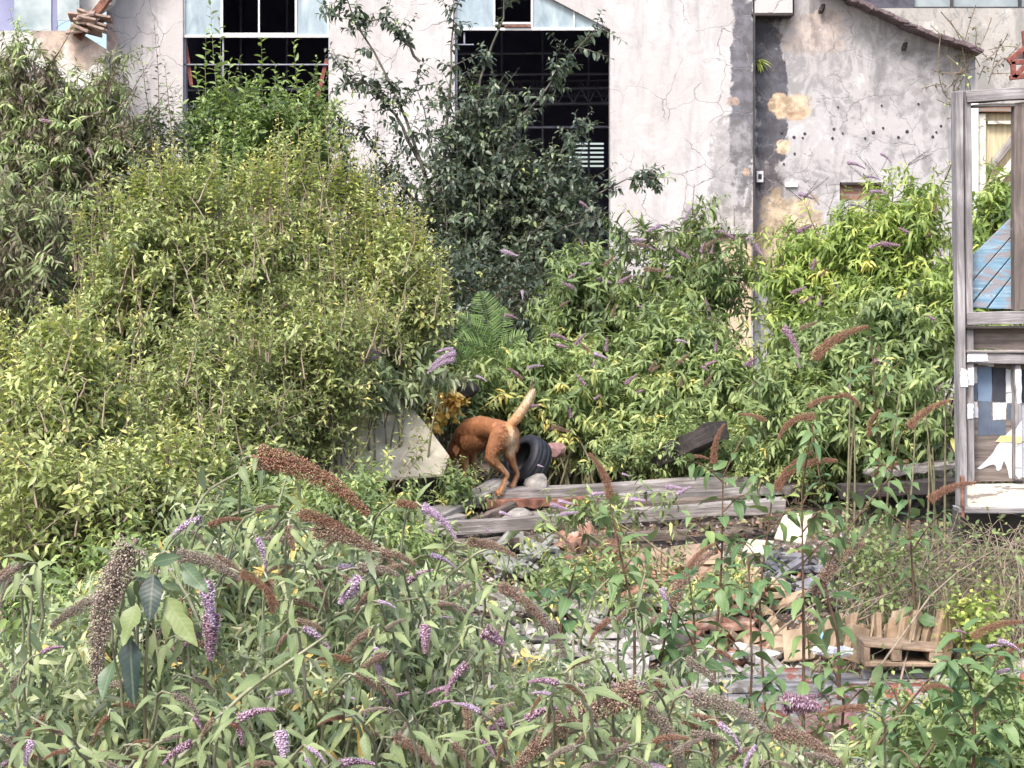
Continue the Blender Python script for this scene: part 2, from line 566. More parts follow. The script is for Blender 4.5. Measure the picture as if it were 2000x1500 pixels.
def plaster(name, base, dark, blobs=(), crack=.6, stain=.5, crack_scale=1.1, grime=.4, mott=.3):
    """render coat with cracks, streaks; blobs: (x, z, rx, rz, colour, strength, noise) stains at real places (world coordinates)"""
    m, nt, pb, out = new_mat(name)
    gp = geopos(nt)
    sp = nt.nodes.new('ShaderNodeSeparateXYZ')
    nt.links.new(gp, sp.inputs[0])
    big = noise(nt, gp, .55, 6, .6, .4)
    fine = noise(nt, gp, 7, 8, .65)
    streak = noise(nt, gp, 2.2, 6, .65, .3, (1.6, 1, .22))
    med = noise(nt, gp, 1.8, 8, .7, .6)
    col = mixc(nt, smooth_step(nt, big, .38, .62, 0, .7), base, tuple(c * k for c, k in zip(base, (.90, .86, .84))))
    col = mixc(nt, smooth_step(nt, streak, .50, .70, 0, stain), col, dark)
    col = mixc(nt, smooth_step(nt, math_(nt, 'MULTIPLY', fine, med), .28, .40, 0, grime), col, tuple(c * .55 for c in base))
    mo = noise(nt, gp, 3.1, 10, .72, .8, (1, 1, .75))
    col = mixc(nt, smooth_step(nt, mo, .50, .60, 0, mott), col, tuple(c * .62 for c in base))
    col = mixc(nt, smooth_step(nt, mo, .44, .36, 0, mott * .8), col, tuple(min(.8, c * 1.28) for c in base))
    spk = noise(nt, gp, 26, 3, .6)
    col = mixc(nt, math_(nt, 'MULTIPLY', smooth_step(nt, spk, .64, .7, 0, .6), smooth_step(nt, med, .45, .6)), col, dark)
    for bx, bz, rx, rz, c, s, nz in blobs:
        dx = math_(nt, 'DIVIDE', math_(nt, 'SUBTRACT', sp.outputs[0], bx), rx)
        dz = math_(nt, 'DIVIDE', math_(nt, 'SUBTRACT', sp.outputs[2], bz), rz)
        d2 = math_(nt, 'ADD', math_(nt, 'POWER', math_(nt, 'ABSOLUTE', dx), 3.), math_(nt, 'POWER', math_(nt, 'ABSOLUTE', dz), 3.))
        nn = noise(nt, gp, nz, 7, .68, .5, (1, 1, .6))
        v = math_(nt, 'ADD', d2, math_(nt, 'ADD', math_(nt, 'MULTIPLY', math_(nt, 'SUBTRACT', nn, .5), 4.2), math_(nt, 'MULTIPLY', math_(nt, 'SUBTRACT', fine, .5), 2.6)))
        msk = smooth_step(nt, v, .55, .95, s, 0.)
        cc = mixc(nt, smooth_step(nt, fine, .38, .62), tuple(k * .55 for k in c), tuple(min(1, k * 1.25) for k in c))
        col = mixc(nt, msk, col, cc)
    # cracks
    nw = nt.nodes.new('ShaderNodeTexNoise')
    nw.inputs['Scale'].default_value = 2.6
    nw.inputs['Detail'].default_value = 6
    nt.links.new(gp, nw.inputs['Vector'])
    va = nt.nodes.new('ShaderNodeVectorMath')
    va.operation = 'MULTIPLY_ADD'
    nt.links.new(nw.outputs['Color'], va.inputs[0])
    va.inputs[1].default_value = (.35, .35, .35)
    nt.links.new(gp, va.inputs[2])
    vo = nt.nodes.new('ShaderNodeTexVoronoi')
    vo.feature = 'DISTANCE_TO_EDGE'
    vo.inputs['Scale'].default_value = crack_scale
    nt.links.new(va.outputs[0], vo.inputs['Vector'])
    ck = smooth_step(nt, vo.outputs['Distance'], .002, .010, 1, 0)
    ckm = math_(nt, 'MULTIPLY', ck, smooth_step(nt, noise(nt, gp, .9, 4, .6), .40, .52, 0, crack * .9))
    col = mixc(nt, ckm, col, (.24, .225, .23))
    nt.links.new(col, pb.inputs['Base Color'])
    pb.inputs['Roughness'].default_value = .9
    h = math_(nt, 'SUBTRACT', math_(nt, 'ADD', fine, math_(nt, 'MULTIPLY', med, .6)), math_(nt, 'MULTIPLY', ckm, 1.5))
    bump(nt, pb, h, .45, .02)
    return m


def wood(name, c1, c2, c3, scale=1.0, flake=None):
    m, nt, pb, out = new_mat(name)
    oc = objco(nt)
    g = noise(nt, oc, 9 * scale, 8, .7, .6, (.35, 6, 6))
    b = noise(nt, oc, 2.2 * scale, 4, .6)
    col = ramp(nt, [(.3, c1), (.5, c2), (.7, c3)], g)
    col = mixc(nt, smooth_step(nt, b, .4, .65, 0, .6), col, c1)
    if flake:
        fn = noise(nt, oc, 7 * scale, 7, .7, .8, (.6, 2, 2))
        col = mixc(nt, smooth_step(nt, fn, flake[1] - .02, flake[1] + .02), col, flake[0])
    nt.links.new(col, pb.inputs['Base Color'])
    pb.inputs['Roughness'].default_value = .85
    bump(nt, pb, g, .6, .01)
    return m


M['grey_wood'] = wood('weathered_grey_wood', (.09, .082, .08), (.27, .25, .24), (.52, .49, .47))
M['pale_wood'] = wood('bleached_wood', (.10, .085, .08), (.32, .29, .28), (.62, .59, .56))
M['dark_wood'] = wood('damp_dark_wood', (.018, .015, .016), (.05, .042, .04), (.11, .095, .09))
M['door_wood'] = wood('door_grey_wood', (.12, .11, .115), (.32, .30, .31), (.54, .52, .53))
M['door_brown'] = wood('door_bare_wood', (.075, .06, .055), (.19, .155, .14), (.34, .30, .28), .8)
M['rust'] = simple('rusty_steel', (.09, .035, .028), (.28, .13, .09), 14, .8, .1, .5, c3=(.44, .30, .23))
M['cream_paint'] = wood('flaking_cream_paint', (.55, .50, .40), (.72, .68, .58), (.82, .80, .74), 1.0, ((.28, .24, .22), .56))
M['white_paint'] = simple('white_paint', (.68, .68, .70), (.82, .82, .84), 10, .7, bmp=.2)
M['white_flake'] = wood('white_paint_on_panel', (.60, .61, .66), (.68, .69, .74), (.76, .77, .80), 1.0, ((.30, .28, .30), .60))
M['blue_flake'] = wood('blue_paint_on_board', (.13, .25, .37), (.22, .36, .48), (.42, .54, .62), 1.0, ((.28, .27, .30), .52))
M['slate_blue'] = simple('slate_blue_paint', (.075, .10, .15), (.12, .155, .21), 6, .7, bmp=.1)
M['navy_grey'] = simple('charcoal_blue_paint', (.022, .026, .042), (.045, .05, .07), 6, .7, bmp=.1)
M['mid_blue'] = simple('grey_blue_paint', (.13, .19, .29), (.19, .26, .37), 6, .7, bmp=.1)
M['orange_paint'] = simple('pale_orange_paint', (.78, .52, .22), (.84, .62, .32), 8, .7, bmp=.1)
M['concrete'] = simple('rough_concrete', (.16, .15, .14), (.36, .34, .32), 14, .9, bmp=.7)
M['tile'] = simple('terracotta_tile', (.13, .085, .065), (.40, .21, .15), 11, .9, bmp=.6, lo=.38, hi=.56, c3=(.50, .40, .35))
M['tile_pale'] = simple('pale_clay_tile', (.26, .18, .12), (.50, .39, .27), 8, .85, bmp=.5, c3=(.58, .50, .40))
M['cream_card'] = simple('cream_sheet', (.36, .32, .24), (.68, .62, .48), 5, .85, bmp=.2)
M['brown_card'] = simple('stained_brown_sheet', (.20, .13, .09), (.36, .26, .19), 12, .85, bmp=.4)
M['slate'] = simple('grey_slate', (.12, .12, .14), (.24, .24, .27), 8, .7, bmp=.4)
M['asbestos'] = simple('grey_fibre_cement', (.14, .14, .13), (.30, .31, .29), 12, .9, bmp=.4)
M['white_scrap'] = simple('white_painted_fragment', (.15, .14, .13), (.50, .475, .455), 11, .85, bmp=.5, lo=.38, hi=.60)
M['litter'] = simple('white_litter', (.80, .80, .82), (.88, .88, .9), 10, .5, bmp=.1)
M['blue_plastic'] = simple('light_blue_plastic', (.18, .42, .62), (.28, .54, .72), 6, .4, bmp=.1)
M['rubber'] = simple('black_rubber', (.012, .013, .018), (.03, .032, .042), 20, .55, bmp=.1)
M['pink'] = simple('faded_pink_brick', (.20, .11, .105), (.36, .22, .21), 14, .85, bmp=.5)
M['steel_white'] = simple('white_window_metal', (.60, .60, .60), (.78, .78, .78), 10, .6, bmp=.1, c3=(.5, .36, .28))
M['red_steel'] = simple('red_brown_steel', (.14, .035, .028), (.26, .09, .07), 16, .7, .1, .3)
M['pipe'] = simple('dark_pipe', (.02, .02, .025), (.06, .055, .06), 12, .6, bmp=.2)
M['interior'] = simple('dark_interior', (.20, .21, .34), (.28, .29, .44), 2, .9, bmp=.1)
M['truss'] = simple('interior_steel', (.20, .21, .27), (.32, .33, .40), 8, .7, bmp=.1)


def glass_mat():
    m, nt, pb, out = new_mat('frosted_pane')
    gp = geopos(nt)
    n = noise(nt, gp, 3.2, 7, .65, .6, (1.4, 1, .5))
    nt.links.new(ramp(nt, [(.3, (.20, .26, .31)), (.5, (.32, .40, .45)), (.7, (.50, .57, .60))], n), pb.inputs['Base Color'])
    pb.inputs['Roughness'].default_value = .35
    pb.inputs['Specular IOR Level'].default_value = .5
    return m


M['frost'] = glass_mat()

# ------------------------------------------------------------------ solid shapes


def bm_obj(name, bm, mat, parent=None, loc=None, rot=None, bevel=0., smooth=False):
    me = bpy.data.meshes.new(name)
    if bevel:
        bmesh.ops.bevel(bm, geom=[e for e in bm.edges if e.calc_length() > bevel * 3], offset=bevel, segments=1, affect='EDGES', clamp_overlap=True)
    bm.to_mesh(me)
    bm.free()
    if smooth:
        for p_ in me.polygons:
            p_.use_smooth = True
    mats = mat if isinstance(mat, (list, tuple)) else [mat]
    for mm in mats:
        me.materials.append(mm)
    o = bpy.data.objects.new(name, me)
    if loc is not None:
        o.location = tuple(float(c) for c in loc)
    if rot is not None:
        o.rotation_euler = rot
    COL.objects.link(o)
    if parent is not None:
        o.parent = parent
    return o


def add_prism(bm, poly, y0, y1, off=(0, 0, 0)):
    """extrude polygon [(x,z)...] from y0 to y1 (y0 nearer)"""
    poly = list(poly)
    ar = sum(poly[i][0] * poly[(i + 1) % len(poly)][1] - poly[(i + 1) % len(poly)][0] * poly[i][1] for i in range(len(poly)))
    if ar < 0:
        poly = poly[::-1]
    a = [bm.verts.new((x - off[0], y0 - off[1], z - off[2])) for x, z in poly]
    b = [bm.verts.new((x - off[0], y1 - off[1], z - off[2])) for x, z in poly]
    n = len(poly)
    bm.faces.new(a)
    bm.faces.new(b[::-1])
    for i in range(n):
        bm.faces.new((a[(i + 1) % n], a[i], b[i], b[(i + 1) % n]))


def pxpoly(pts, Y):
    return [(float(P(u, v, Y)[0]), float(P(u, v, Y)[2])) for u, v in pts]


def rect(u0, v0, u1, v1):
    return [(u0, v1), (u1, v1), (u1, v0), (u0, v0)]


def prism_px(name, pts, Y, th, mat, parent=None, bevel=0.):
    bm = bmesh.new()
    off = np.array(parent.location) if parent is not None else (0, 0, 0)
    ps = pts if isinstance(pts[0], list) else [pts]
    for q in ps:
        add_prism(bm, pxpoly(q, Y), Y, Y + th, off)
    return bm_obj(name, bm, mat, parent, bevel=bevel)


def beam(name, p0, p1, w, h, mat, parent=None, roll=0., rng=None, jit=.004, bevel=.004, seg=6):
    """timber from p0 to p1; local X along the beam"""
    p0 = Vector(p0)
    p1 = Vector(p1)
    d = p1 - p0
    L = d.length
    bm = bmesh.new()
    rows = []
    for i in range(seg + 1):
        x = L * i / seg
        jj = (lambda: (rng.normal() * jit if rng is not None else 0))
        rows.append([bm.verts.new((x + (jj() * 3 if i in (0, seg) else 0), sy * w / 2 + jj(), sz * h / 2 + jj())) for sy, sz in ((-1, -1), (1, -1), (1, 1), (-1, 1))])
    for a, b in zip(rows[:-1], rows[1:]):
        for k in range(4):
            bm.faces.new((a[k], a[(k + 1) % 4], b[(k + 1) % 4], b[k]))
    bm.faces.new(rows[0][::-1])
    bm.faces.new(rows[-1])
    bmesh.ops.recalc_face_normals(bm, faces=bm.faces)
    me_rot = Matrix.Rotation(roll, 4, 'X')
    q = d.to_track_quat('X', 'Z').to_matrix().to_4x4()
    o = bm_obj(name, bm, mat, parent, bevel=bevel)
    mw = Matrix.Translation(p0) @ q @ me_rot
    if parent is not None:
        mw = Matrix.Translation(-Vector(parent.location)) @ mw
    o.matrix_local = mw
    return o


def bpx(name, u0, v0, Y0, u1, v1, Y1, w, h, mat, parent=None, **k):
    return beam(name, P(u0, v0, Y0), P(u1, v1, Y1), w, h, mat, parent, **k)


# ------------------------------------------------------------------ terrain
def make_ground():
    xs = np.concatenate([np.linspace(-80, -8, 8), np.linspace(-7, 7, 90), np.linspace(8, 80, 8)])
    ys = np.concatenate([np.linspace(-40, 1, 6), np.linspace(2, 24, 130), np.linspace(26, 120, 8)])
    X, Yy = np.meshgrid(xs, ys)
    rng = np.random.default_rng(1)
    Z = ground_z(X, Yy) + rng.normal(0, .012, X.shape)
    n, m_ = X.shape
    idx = np.arange(n * m_).reshape(n, m_)
    a, b, c, d = idx[:-1, :-1], idx[:-1, 1:], idx[1:, 1:], idx[1:, :-1]
    f = np.concatenate([np.stack([a, b, c], -1).reshape(-1, 3), np.stack([a, c, d], -1).reshape(-1, 3)])
    g = Geo()
    g.add(np.stack([X, Yy, Z], -1), f)
    m, nt, pb, out = new_mat('rubble_soil')
    gp = geopos(nt)
    n1 = noise(nt, gp, 5, 9, .7, .4)
    n2 = noise(nt, gp, 30, 4, .7)
    col = ramp(nt, [(.3, (.03, .025, .02)), (.48, (.09, .07, .055)), (.6, (.17, .14, .115)), (.75, (.30, .24, .20))], n1)
    col = mixc(nt, smooth_step(nt, n2, .55, .68, 0, .6), col, (.30, .20, .15))
    nt.links.new(col, pb.inputs['Base Color'])
    pb.inputs['Roughness'].default_value = .95
    bump(nt, pb, math_(nt, 'ADD', n1, n2), .8, .04)
    o = g.build('ground', m)
    tag(o, kind='structure')


make_ground()

# ------------------------------------------------------------------ the factory
YW = 24.0


def wx(u, Y=YW):
    return float(P(u, 700, Y)[0])


def wz(v, Y=YW):
    return float(P(1000, v, Y)[2])


GREYD = (.10, .10, .12)
M['wall_white'] = plaster('whitewashed_render', (.515, .50, .505), (.24, .23, .24), [
    (wx(1449), wz(150), .17, 2.1, (.11, .11, .135), .9, 2.6),
    (wx(1425), wz(350), .30, .75, (.30, .29, .30), .6, 2.6),
    (wx(1400), wz(470), .55, .5, (.40, .37, .35), .6, 2.2),
    (wx(1428), wz(198), .10, .07, (.36, .27, .22), .8, 5.),
    (wx(1455), wz(335), .05, .05, (.50, .34, .24), .8, 5.),
    (wx(200), wz(60), .25, .4, (.46, .30, .22), .7, 3.),
], crack=1., stain=.5, crack_scale=1.9, mott=.35, grime=.22)
M['wall_annex'] = plaster('stained_render', (.44, .43, .44), (.15, .145, .155), [
    (wx(1504), wz(160), .23, 1.35, (.075, .075, .095), .92, 2.4),
    (wx(1500), wz(430), .26, .9, (.15, .13, .14), .8, 2.4),
    (wx(1550), wz(205), .27, .19, (.62, .47, .32), .9, 3.2),
    (wx(1532), wz(284), .11, .09, (.60, .47, .33), .9, 3.6),
    (wx(1545), wz(460), .42, .55, (.56, .44, .30), .8, 1.6),
    (wx(1770), wz(140), .42, .55, (.34, .33, .34), .6, 1.8),
    (wx(1830), wz(200), .18, 1.0, (.38, .37, .38), .55, 2.),
    (wx(1590), wz(60), .5, .3, (.50, .40, .34), .5, 2.),
    (wx(1560), wz(225), .12, .06, (.52, .33, .23), .8, 3.),
], crack=.9, stain=.85, crack_scale=2.1, mott=.9, grime=.8)
M['wall_rear'] = plaster('mottled_rear_render', (.44, .43, .41), (.17, .16, .16), [
    (wx(1740), wz(20), .8, .25, (.16, .12, .13), .8, 2.),
], crack=.5, stain=.8, crack_scale=1.6, grime=.9, mott=1.0)
M['wall_shed'] = plaster('shed_render', (.60, .60, .57), (.34, .30, .28), [(wx(175), wz(90), .5, .45, (.40, .27, .20), .7, 2.)], crack=.3, stain=.4, grime=.5)

fac = empty('factory_building', (wx(900), YW, .85), 'long derelict white factory with two tall broken window bays behind the shrubs', 'building')
TH = .35
TOPV = -330
wl = prism_px('wall', [
    rect(208, TOPV, 357, 900), rect(357, 470, 642, 900), rect(357, TOPV, 642, -120), rect(642, TOPV, 888, 900),
    rect(888, 560, 1192, 900), [(888, -120), (888, TOPV), (1192, TOPV), (1192, 57), (950, -69), (888, -101)],
    rect(1192, TOPV, 1471, 900)], YW, TH, M['wall_white'], fac)
# raised pier above the ledge, 6 cm proud
prism_px('pier', [rect(1474, TOPV, 1548, 25)], YW - .0, .30, M['wall_white'], fac)
prism_px('ledge', [rect(1468, 25, 1550, 30)], YW - .03, .32, M['dark_wood'], fac)
# window sills hidden behind shrubs are left as the wall edge


def bay_a():
    w = empty('window', (0, 0, 0), None, None)
    w.location = (wx(500) - fac.location.x, .0, wz(30) - fac.location.z)
    w.parent = fac

    def part(name, pts, y, th, mat):
        bm = bmesh.new()
        off = np.array(fac.location) + np.array(w.location)
        for q in pts:
            add_prism(bm, pxpoly(q, YW), YW + y, YW + y + th, off)
        return bm_obj(name, bm, mat, w)
    part('frame', [rect(357, 67, 642, 72), rect(430, -120, 434, 67), rect(575, -120, 579, 67), rect(503, -120, 506, 63), rect(434, 63, 575, 67),
                   rect(357, -120, 360, 67), rect(639, -120, 642, 67)], .05, .05, M['steel_white'])
    for a, b in ((360, 430), (579, 639)):
        part('pane', [rect(a, -120, b, 67)], .07, .01, M['frost'])
    part('glazing_bar', [rect(357, 72, 361, 470), rect(432, 72, 435, 150), rect(357, 123, 642, 125.5), rect(640, 72, 642, 470)], .09, .03, M['truss'])


def bay_b():
    w = empty('window', (0, 0, 0), None, None)
    w.location = (wx(1040) - fac.location.x, .0, wz(30) - fac.location.z)
    w.parent = fac

    def part(name, pts, y, th, mat):
        bm = bmesh.new()
        off = np.array(fac.location) + np.array(w.location)
        for q in pts:
            add_prism(bm, pxpoly(q, YW), YW + y, YW + y + th, off)
        return bm_obj(name, bm, mat, w)
    part('frame', [rect(888, 53, 1180, 58), rect(964, -60, 967, 53), rect(1037, -30, 1041, 53), rect(967, 42, 1037, 46), rect(888, -100, 891, 53), rect(1120, 18, 1123, 53)],
         .05, .05, M['steel_white'])
    part('pane', [rect(891, -100, 964, 53)], .07, .01, M['frost'])
    part('pane', [[(1041, 53), (1041, -20), (1120, 20), (1120, 53)]], .07, .01, M['frost'])
    part('pane', [[(1123, 53), (1123, 22), (1176, 48), (1176, 53)]], .07, .01, M['frost'])
    part('rusty_sill', [rect(985, 48, 1037, 52)], .02, .03, M['rust'])
    part('glazing_bar', [rect(888, 58, 893, 300), rect(905, 62, 908, 84), rect(890, 84, 925, 86)], .09, .03, M['truss'])


bay_a()
bay_b()
# rusty lattice strips hanging in the left bay
for (a, b, c, d, e, f_) in ((640, 112, 622, 180, 608, 215), (361, 75, 366, 120, 372, 165)):
    bm = bmesh.new()
    add_prism(bm, pxpoly([(a - 7, b), (a, b), (c + 2, d), (e + 2, f_), (e - 5, f_), (c - 6, d)], YW), YW + .12, YW + .16, np.array(fac.location))
    bm_obj('hanging_strip', bm, M['red_steel'], fac)
# dark hall behind the openings
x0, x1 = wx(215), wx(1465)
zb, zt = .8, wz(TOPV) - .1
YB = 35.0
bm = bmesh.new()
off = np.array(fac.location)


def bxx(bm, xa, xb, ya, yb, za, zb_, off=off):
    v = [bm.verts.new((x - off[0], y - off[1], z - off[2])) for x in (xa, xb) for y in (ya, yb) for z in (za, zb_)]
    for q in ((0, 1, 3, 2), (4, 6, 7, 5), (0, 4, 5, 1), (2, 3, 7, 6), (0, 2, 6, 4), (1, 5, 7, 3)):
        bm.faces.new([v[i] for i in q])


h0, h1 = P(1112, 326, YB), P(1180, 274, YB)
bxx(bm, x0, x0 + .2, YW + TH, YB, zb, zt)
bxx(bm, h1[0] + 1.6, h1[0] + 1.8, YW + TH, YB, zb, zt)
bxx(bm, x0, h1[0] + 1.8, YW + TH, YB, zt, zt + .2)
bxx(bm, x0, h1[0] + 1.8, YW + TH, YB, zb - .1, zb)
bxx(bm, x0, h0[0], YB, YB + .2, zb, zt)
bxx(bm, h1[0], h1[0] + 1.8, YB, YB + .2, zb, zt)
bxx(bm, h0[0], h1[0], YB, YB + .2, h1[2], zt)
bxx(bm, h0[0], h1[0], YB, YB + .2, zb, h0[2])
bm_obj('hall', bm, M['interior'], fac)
bm = bmesh.new()
for i in range(6):
    z = h0[2] + (h1[2] - h0[2]) * (i + .4) / 6
    bxx(bm, h0[0], h1[0], YB - .06, YB - .03, z, z + .045)
bm_obj('slats', bm, M['truss'], fac)
# roof trusses and rails seen inside
rng = np.random.default_rng(5)
gt = Geo()


def seg3(a, b, r):
    pts = np.linspace(a, b, 3)[None]
    tubes(gt, pts, np.full((1, 3), r), 4)


def flush_truss(name):
    global gt
    gt.build(name, M['truss'], fac, smooth=False)
    gt = Geo()


for Yt, vb, vt in ((27.5, 205, 175), (30, 190, 160)):
    L0, L1 = P(880, vb, Yt), P(1240, vb - 4, Yt)
    T0, T1 = P(880, vt, Yt), P(1240, vt - 4, Yt)
    seg3(L0, L1, .025)
    seg3(T0, T1, .025)
    n = 12
    for i in range(n):
        a = L0 + (L1 - L0) * i / n
        b = T0 + (T1 - T0) * (i + .5) / n
        c = L0 + (L1 - L0) * (i + 1) / n
        seg3(a, b, .015)
        seg3(b, c, .015)
    flush_truss('roof_truss')
for Yt, u0, u1, v in ((26, 360, 645, 176), (26, 360, 645, 208), (27, 880, 1200, 105), (27, 880, 1200, 146), (26, 880, 1200, 250)):
    seg3(P(u0, v, Yt), P(u1, v - 2, Yt), .02)
    flush_truss('roof_tie')
for u in (470, 560, 980, 1060, 1150):
    seg3(P(u, -100, 28), P(u, 420, 28), .018)
    flush_truss('hanger_rod')

# annex with the stained gable
ann = empty('annex_building', (wx(1700), YW, .85), 'lower annex with grey stained render and dark sloping roof edge, right of the factory', 'building')
YA = YW + .25
aw = [(1473, 31), (1551, 31), (1551, -30), (1600, -50), (1636, -2), (1720, 38), (1800, 72), (1905, 108), (1905, 900), (1473, 900)]
# wall built from butted convex pieces around the brick-blocked hole
prism_px('wall', [
    [(1473, 31), (1551, 31), (1551, 900), (1473, 900)],
    [(1551, -45), (1640, -2), (1640, 900), (1551, 900)],
    [(1640, -2), (1722, 37), (1722, 356), (1640, 356)],
    [(1640, 392), (1722, 392), (1722, 900), (1640, 900)],
    [(1722, 37), (1800, 72), (1800, 900), (1722, 900)],
    [(1800, 72), (1905, 108), (1905, 900), (1800, 900)]], YA, .3, M['wall_annex'], ann)


def brick_mat(name, c1, c2, mortar):
    m, nt, pb, out = new_mat(name)
    gp = geopos(nt)
    sp = nt.nodes.new('ShaderNodeSeparateXYZ')
    nt.links.new(gp, sp.inputs[0])
    cb = nt.nodes.new('ShaderNodeCombineXYZ')
    nt.links.new(sp.outputs[0], cb.inputs[0])
    nt.links.new(sp.outputs[2], cb.inputs[1])
    b = nt.nodes.new('ShaderNodeTexBrick')
    nt.links.new(cb.outputs[0], b.inputs[0])
    b.inputs['Color1'].default_value = (*c1, 1)
    b.inputs['Color2'].default_value = (*c2, 1)
    b.inputs['Mortar'].default_value = (*mortar, 1)
    b.inputs['Scale'].default_value = 1
    b.inputs['Brick Width'].default_value = .22
    b.inputs['Row Height'].default_value = .07
    b.inputs['Mortar Size'].default_value = .008
    nt.links.new(b.outputs[0], pb.inputs['Base Color'])
    pb.inputs['Roughness'].default_value = .9
    return m


M['brick'] = brick_mat('brown_brick', (.20, .10, .07), (.28, .15, .11), (.22, .20, .18))
prism_px('brick_infill', [rect(1640, 356, 1722, 392)], YA + .06, .2, M['brick'], ann)
prism_px('lintel', [rect(1643, 356, 1720, 361)], YA - .01, .06, M['dark_wood'], ann)
# coping of broken tiles on the slope
rng = np.random.default_rng(8)
bm = bmesh.new()
edge = [(1636, -2), (1722, 38), (1800, 72), (1905, 108)]
for i in range(46):
    t = i / 45
    u = 1600 + 300 * t
    v = float(np.interp(u, [1551, 1640, 1722, 1800, 1905], [-45, -2, 37, 72, 108]))
    p = P(u, v, YA)
    s = rng.uniform(.7, 1.2)
    off2 = np.array(ann.location)
    cx, cz = p[0] - off2[0], p[2] - off2[2]
    ww = .05 * s
    mtx = Matrix.Translation((cx, .12, cz + .02 + rng.normal() * .008)) @ Matrix.Rotation(R(20 + rng.normal() * 7), 4, 'Y') @ Matrix.Diagonal((.14 * s, .38 + rng.random() * .1, .045 * s, 1))
    bmesh.ops.create_cube(bm, size=1, matrix=mtx)
bm_obj('roof_edge', bm, simple('dark_purple_tile', (.07, .05, .055), (.20, .15, .16), 9, .85, bmp=.6), ann, bevel=.006)
for (u0, v0, u1, v1) in ((1602, 24, 1612, 2), (1764, 97, 1772, 78)):
    beam('rafter_end', P(u0, v0, YA - .10), P(u1, v1, YA + .1), .05, .05, M['dark_wood'], ann)
# bolt holes across the render and a white bracket
bm = bmesh.new()
rng = np.random.default_rng(31)
for u, v in ((1527, 259), (1568, 269), (1572, 261), (1626, 270), (1629, 252), (1646, 260), (1637, 209), (1690, 270), (1706, 259), (1725, 250), (1755, 268), (1772, 257), (1822, 267), (1829, 258), (1838, 246), (1722, 206), (1794, 203), (1552, 300), (1531, 320), (1551, 268)):
    p = P(u, v, YA - .006)
    mtx = Matrix.Translation(Vector(p) - ann.location) @ Matrix.Rotation(R(90), 4, 'X')
    bmesh.ops.create_cone(bm, cap_ends=True, segments=7, radius1=.014 + rng.random() * .012, radius2=.012, depth=.014, matrix=mtx)
bm_obj('bolt_hole', bm, M['pipe'], ann)['kind'] = 'stuff'
prism_px('bracket', [rect(1534, 357, 1558, 365), rect(1544, 350, 1548, 357)], YA - .03, .03, M['white_paint'], ann)
# side wall and roof so that it reads as a building
bm = bmesh.new()
bxx(bm, wx(1900, YA) - .02, wx(1905, YA), YA + .3, YA + 3, .6, wz(112, YA), np.array(ann.location))
bm_obj('side_wall', bm, M['wall_annex'], ann)

rear = empty('rear_building', (wx(1850), 27, .85), 'taller mottled grey brown building rising behind the annex roof edge, grey window band on top', 'building')
prism_px('wall', [rect(1500, 16, 2500, 900)], 27, .3, M['wall_rear'], rear)
prism_px('window', [rect(1786, -260, 2500, 13)], 27.08, .05, simple('grey_window_band', (.20, .25, .27), (.34, .39, .41), 2, .4, bmp=.05), rear)
prism_px('mullion', [rect(1857, -260, 1862, 13), rect(1990, -260, 1995, 13), rect(1786, 13, 2500, 16)], 27.03, .06, M['pipe'], rear)
prism_px('upper_wall', [rect(1500, -260, 1786, 16)], 27.0, .3, simple('dark_slate_cladding', (.05, .05, .07), (.12, .12, .15), 6, .8), rear)

# blocked doorway of the factory
bd = empty('blocked_doorway', (wx(1422), YW - .02, .9), 'tan boarded doorway with a thin dark lintel low in the white wall', 'doorway')
prism_px('board', [rect(1373, 463, 1468, 700)], YW - .025, .024, simple('tan_board', (.46, .35, .24), (.62, .50, .37), 3, .85, bmp=.2), bd)
prism_px('lintel', [rect(1396, 457, 1470, 462)], YW - .09, .09, M['dark_wood'], bd)

# drain pipe in the corner and meter box
dp = prism_px('cable_conduit', [rect(1471.5, 30, 1475, 620)], YW - .05, .05, M['pipe'])
tag(dp, 'thin dark conduit running down the corner between the white wall and the annex', 'pipe')
mb = empty('meter_box', P(1485, 356, YA - .08), 'small white meter box mounted on the dark stained corner', 'meter box')
prism_px('case', [rect(1478, 334, 1491, 356)], YA - .09, .085, M['white_paint'], mb, bevel=.004)
prism_px('dial', [rect(1481, 340, 1488, 350)], YA - .094, .003, M['pipe'], mb)
prism_px('cable', [rect(1484, 356.5, 1486, 372)], YA - .04, .02, M['pipe'], mb)

# shed at the far left
shed = empty('left_shed', (wx(100, 22), 23.2, .85), 'gabled shed end with pale glass and a rusty tiled eave, left of the white factory', 'building')
YS = 23.2
prism_px('wall', [[(-260, 60), (150, 60), (205, 95), (205, 900), (-260, 900)]], YS, .3, M['wall_shed'], shed)
prism_px('pane', [rect(-260, -160, -40, 60), rect(28, -160, 100, 60), rect(112, -160, 155, 40)], YS + .1, .02, simple('pale_blue_pane', (.24, .30, .32), (.44, .50, .52), 3, .85, bmp=.05), shed)
prism_px('dark_pane', [rect(-40, -160, 28, 60), rect(100, -160, 112, 60)], YS + .12, .02, M['interior'], shed)
prism_px('gable', [[(155, -160), (290, -160), (215, 8), (155, 48)]], YS + .35, .2, M['wall_shed'], shed)
beam('barge_board', P(150, 74, YS - .05), P(214, -8, YS - .05), .12, .09, M['rust'], shed)
rng = np.random.default_rng(3)
bm = bmesh.new()
for i in range(16):
    p = P(rng.uniform(148, 203), rng.uniform(26, 60), YS - .1 + rng.uniform(-.1, .1))
    mtx = Matrix.Translation(Vector(p) - shed.location) @ Matrix.Rotation(R(rng.uniform(-25, 25)), 4, 'Y') @ Matrix.Rotation(R(rng.uniform(-30, 30)), 4, 'X') @ Matrix.Diagonal((.22, .2, .03, 1))
    bmesh.ops.create_cube(bm, size=1, matrix=mtx)
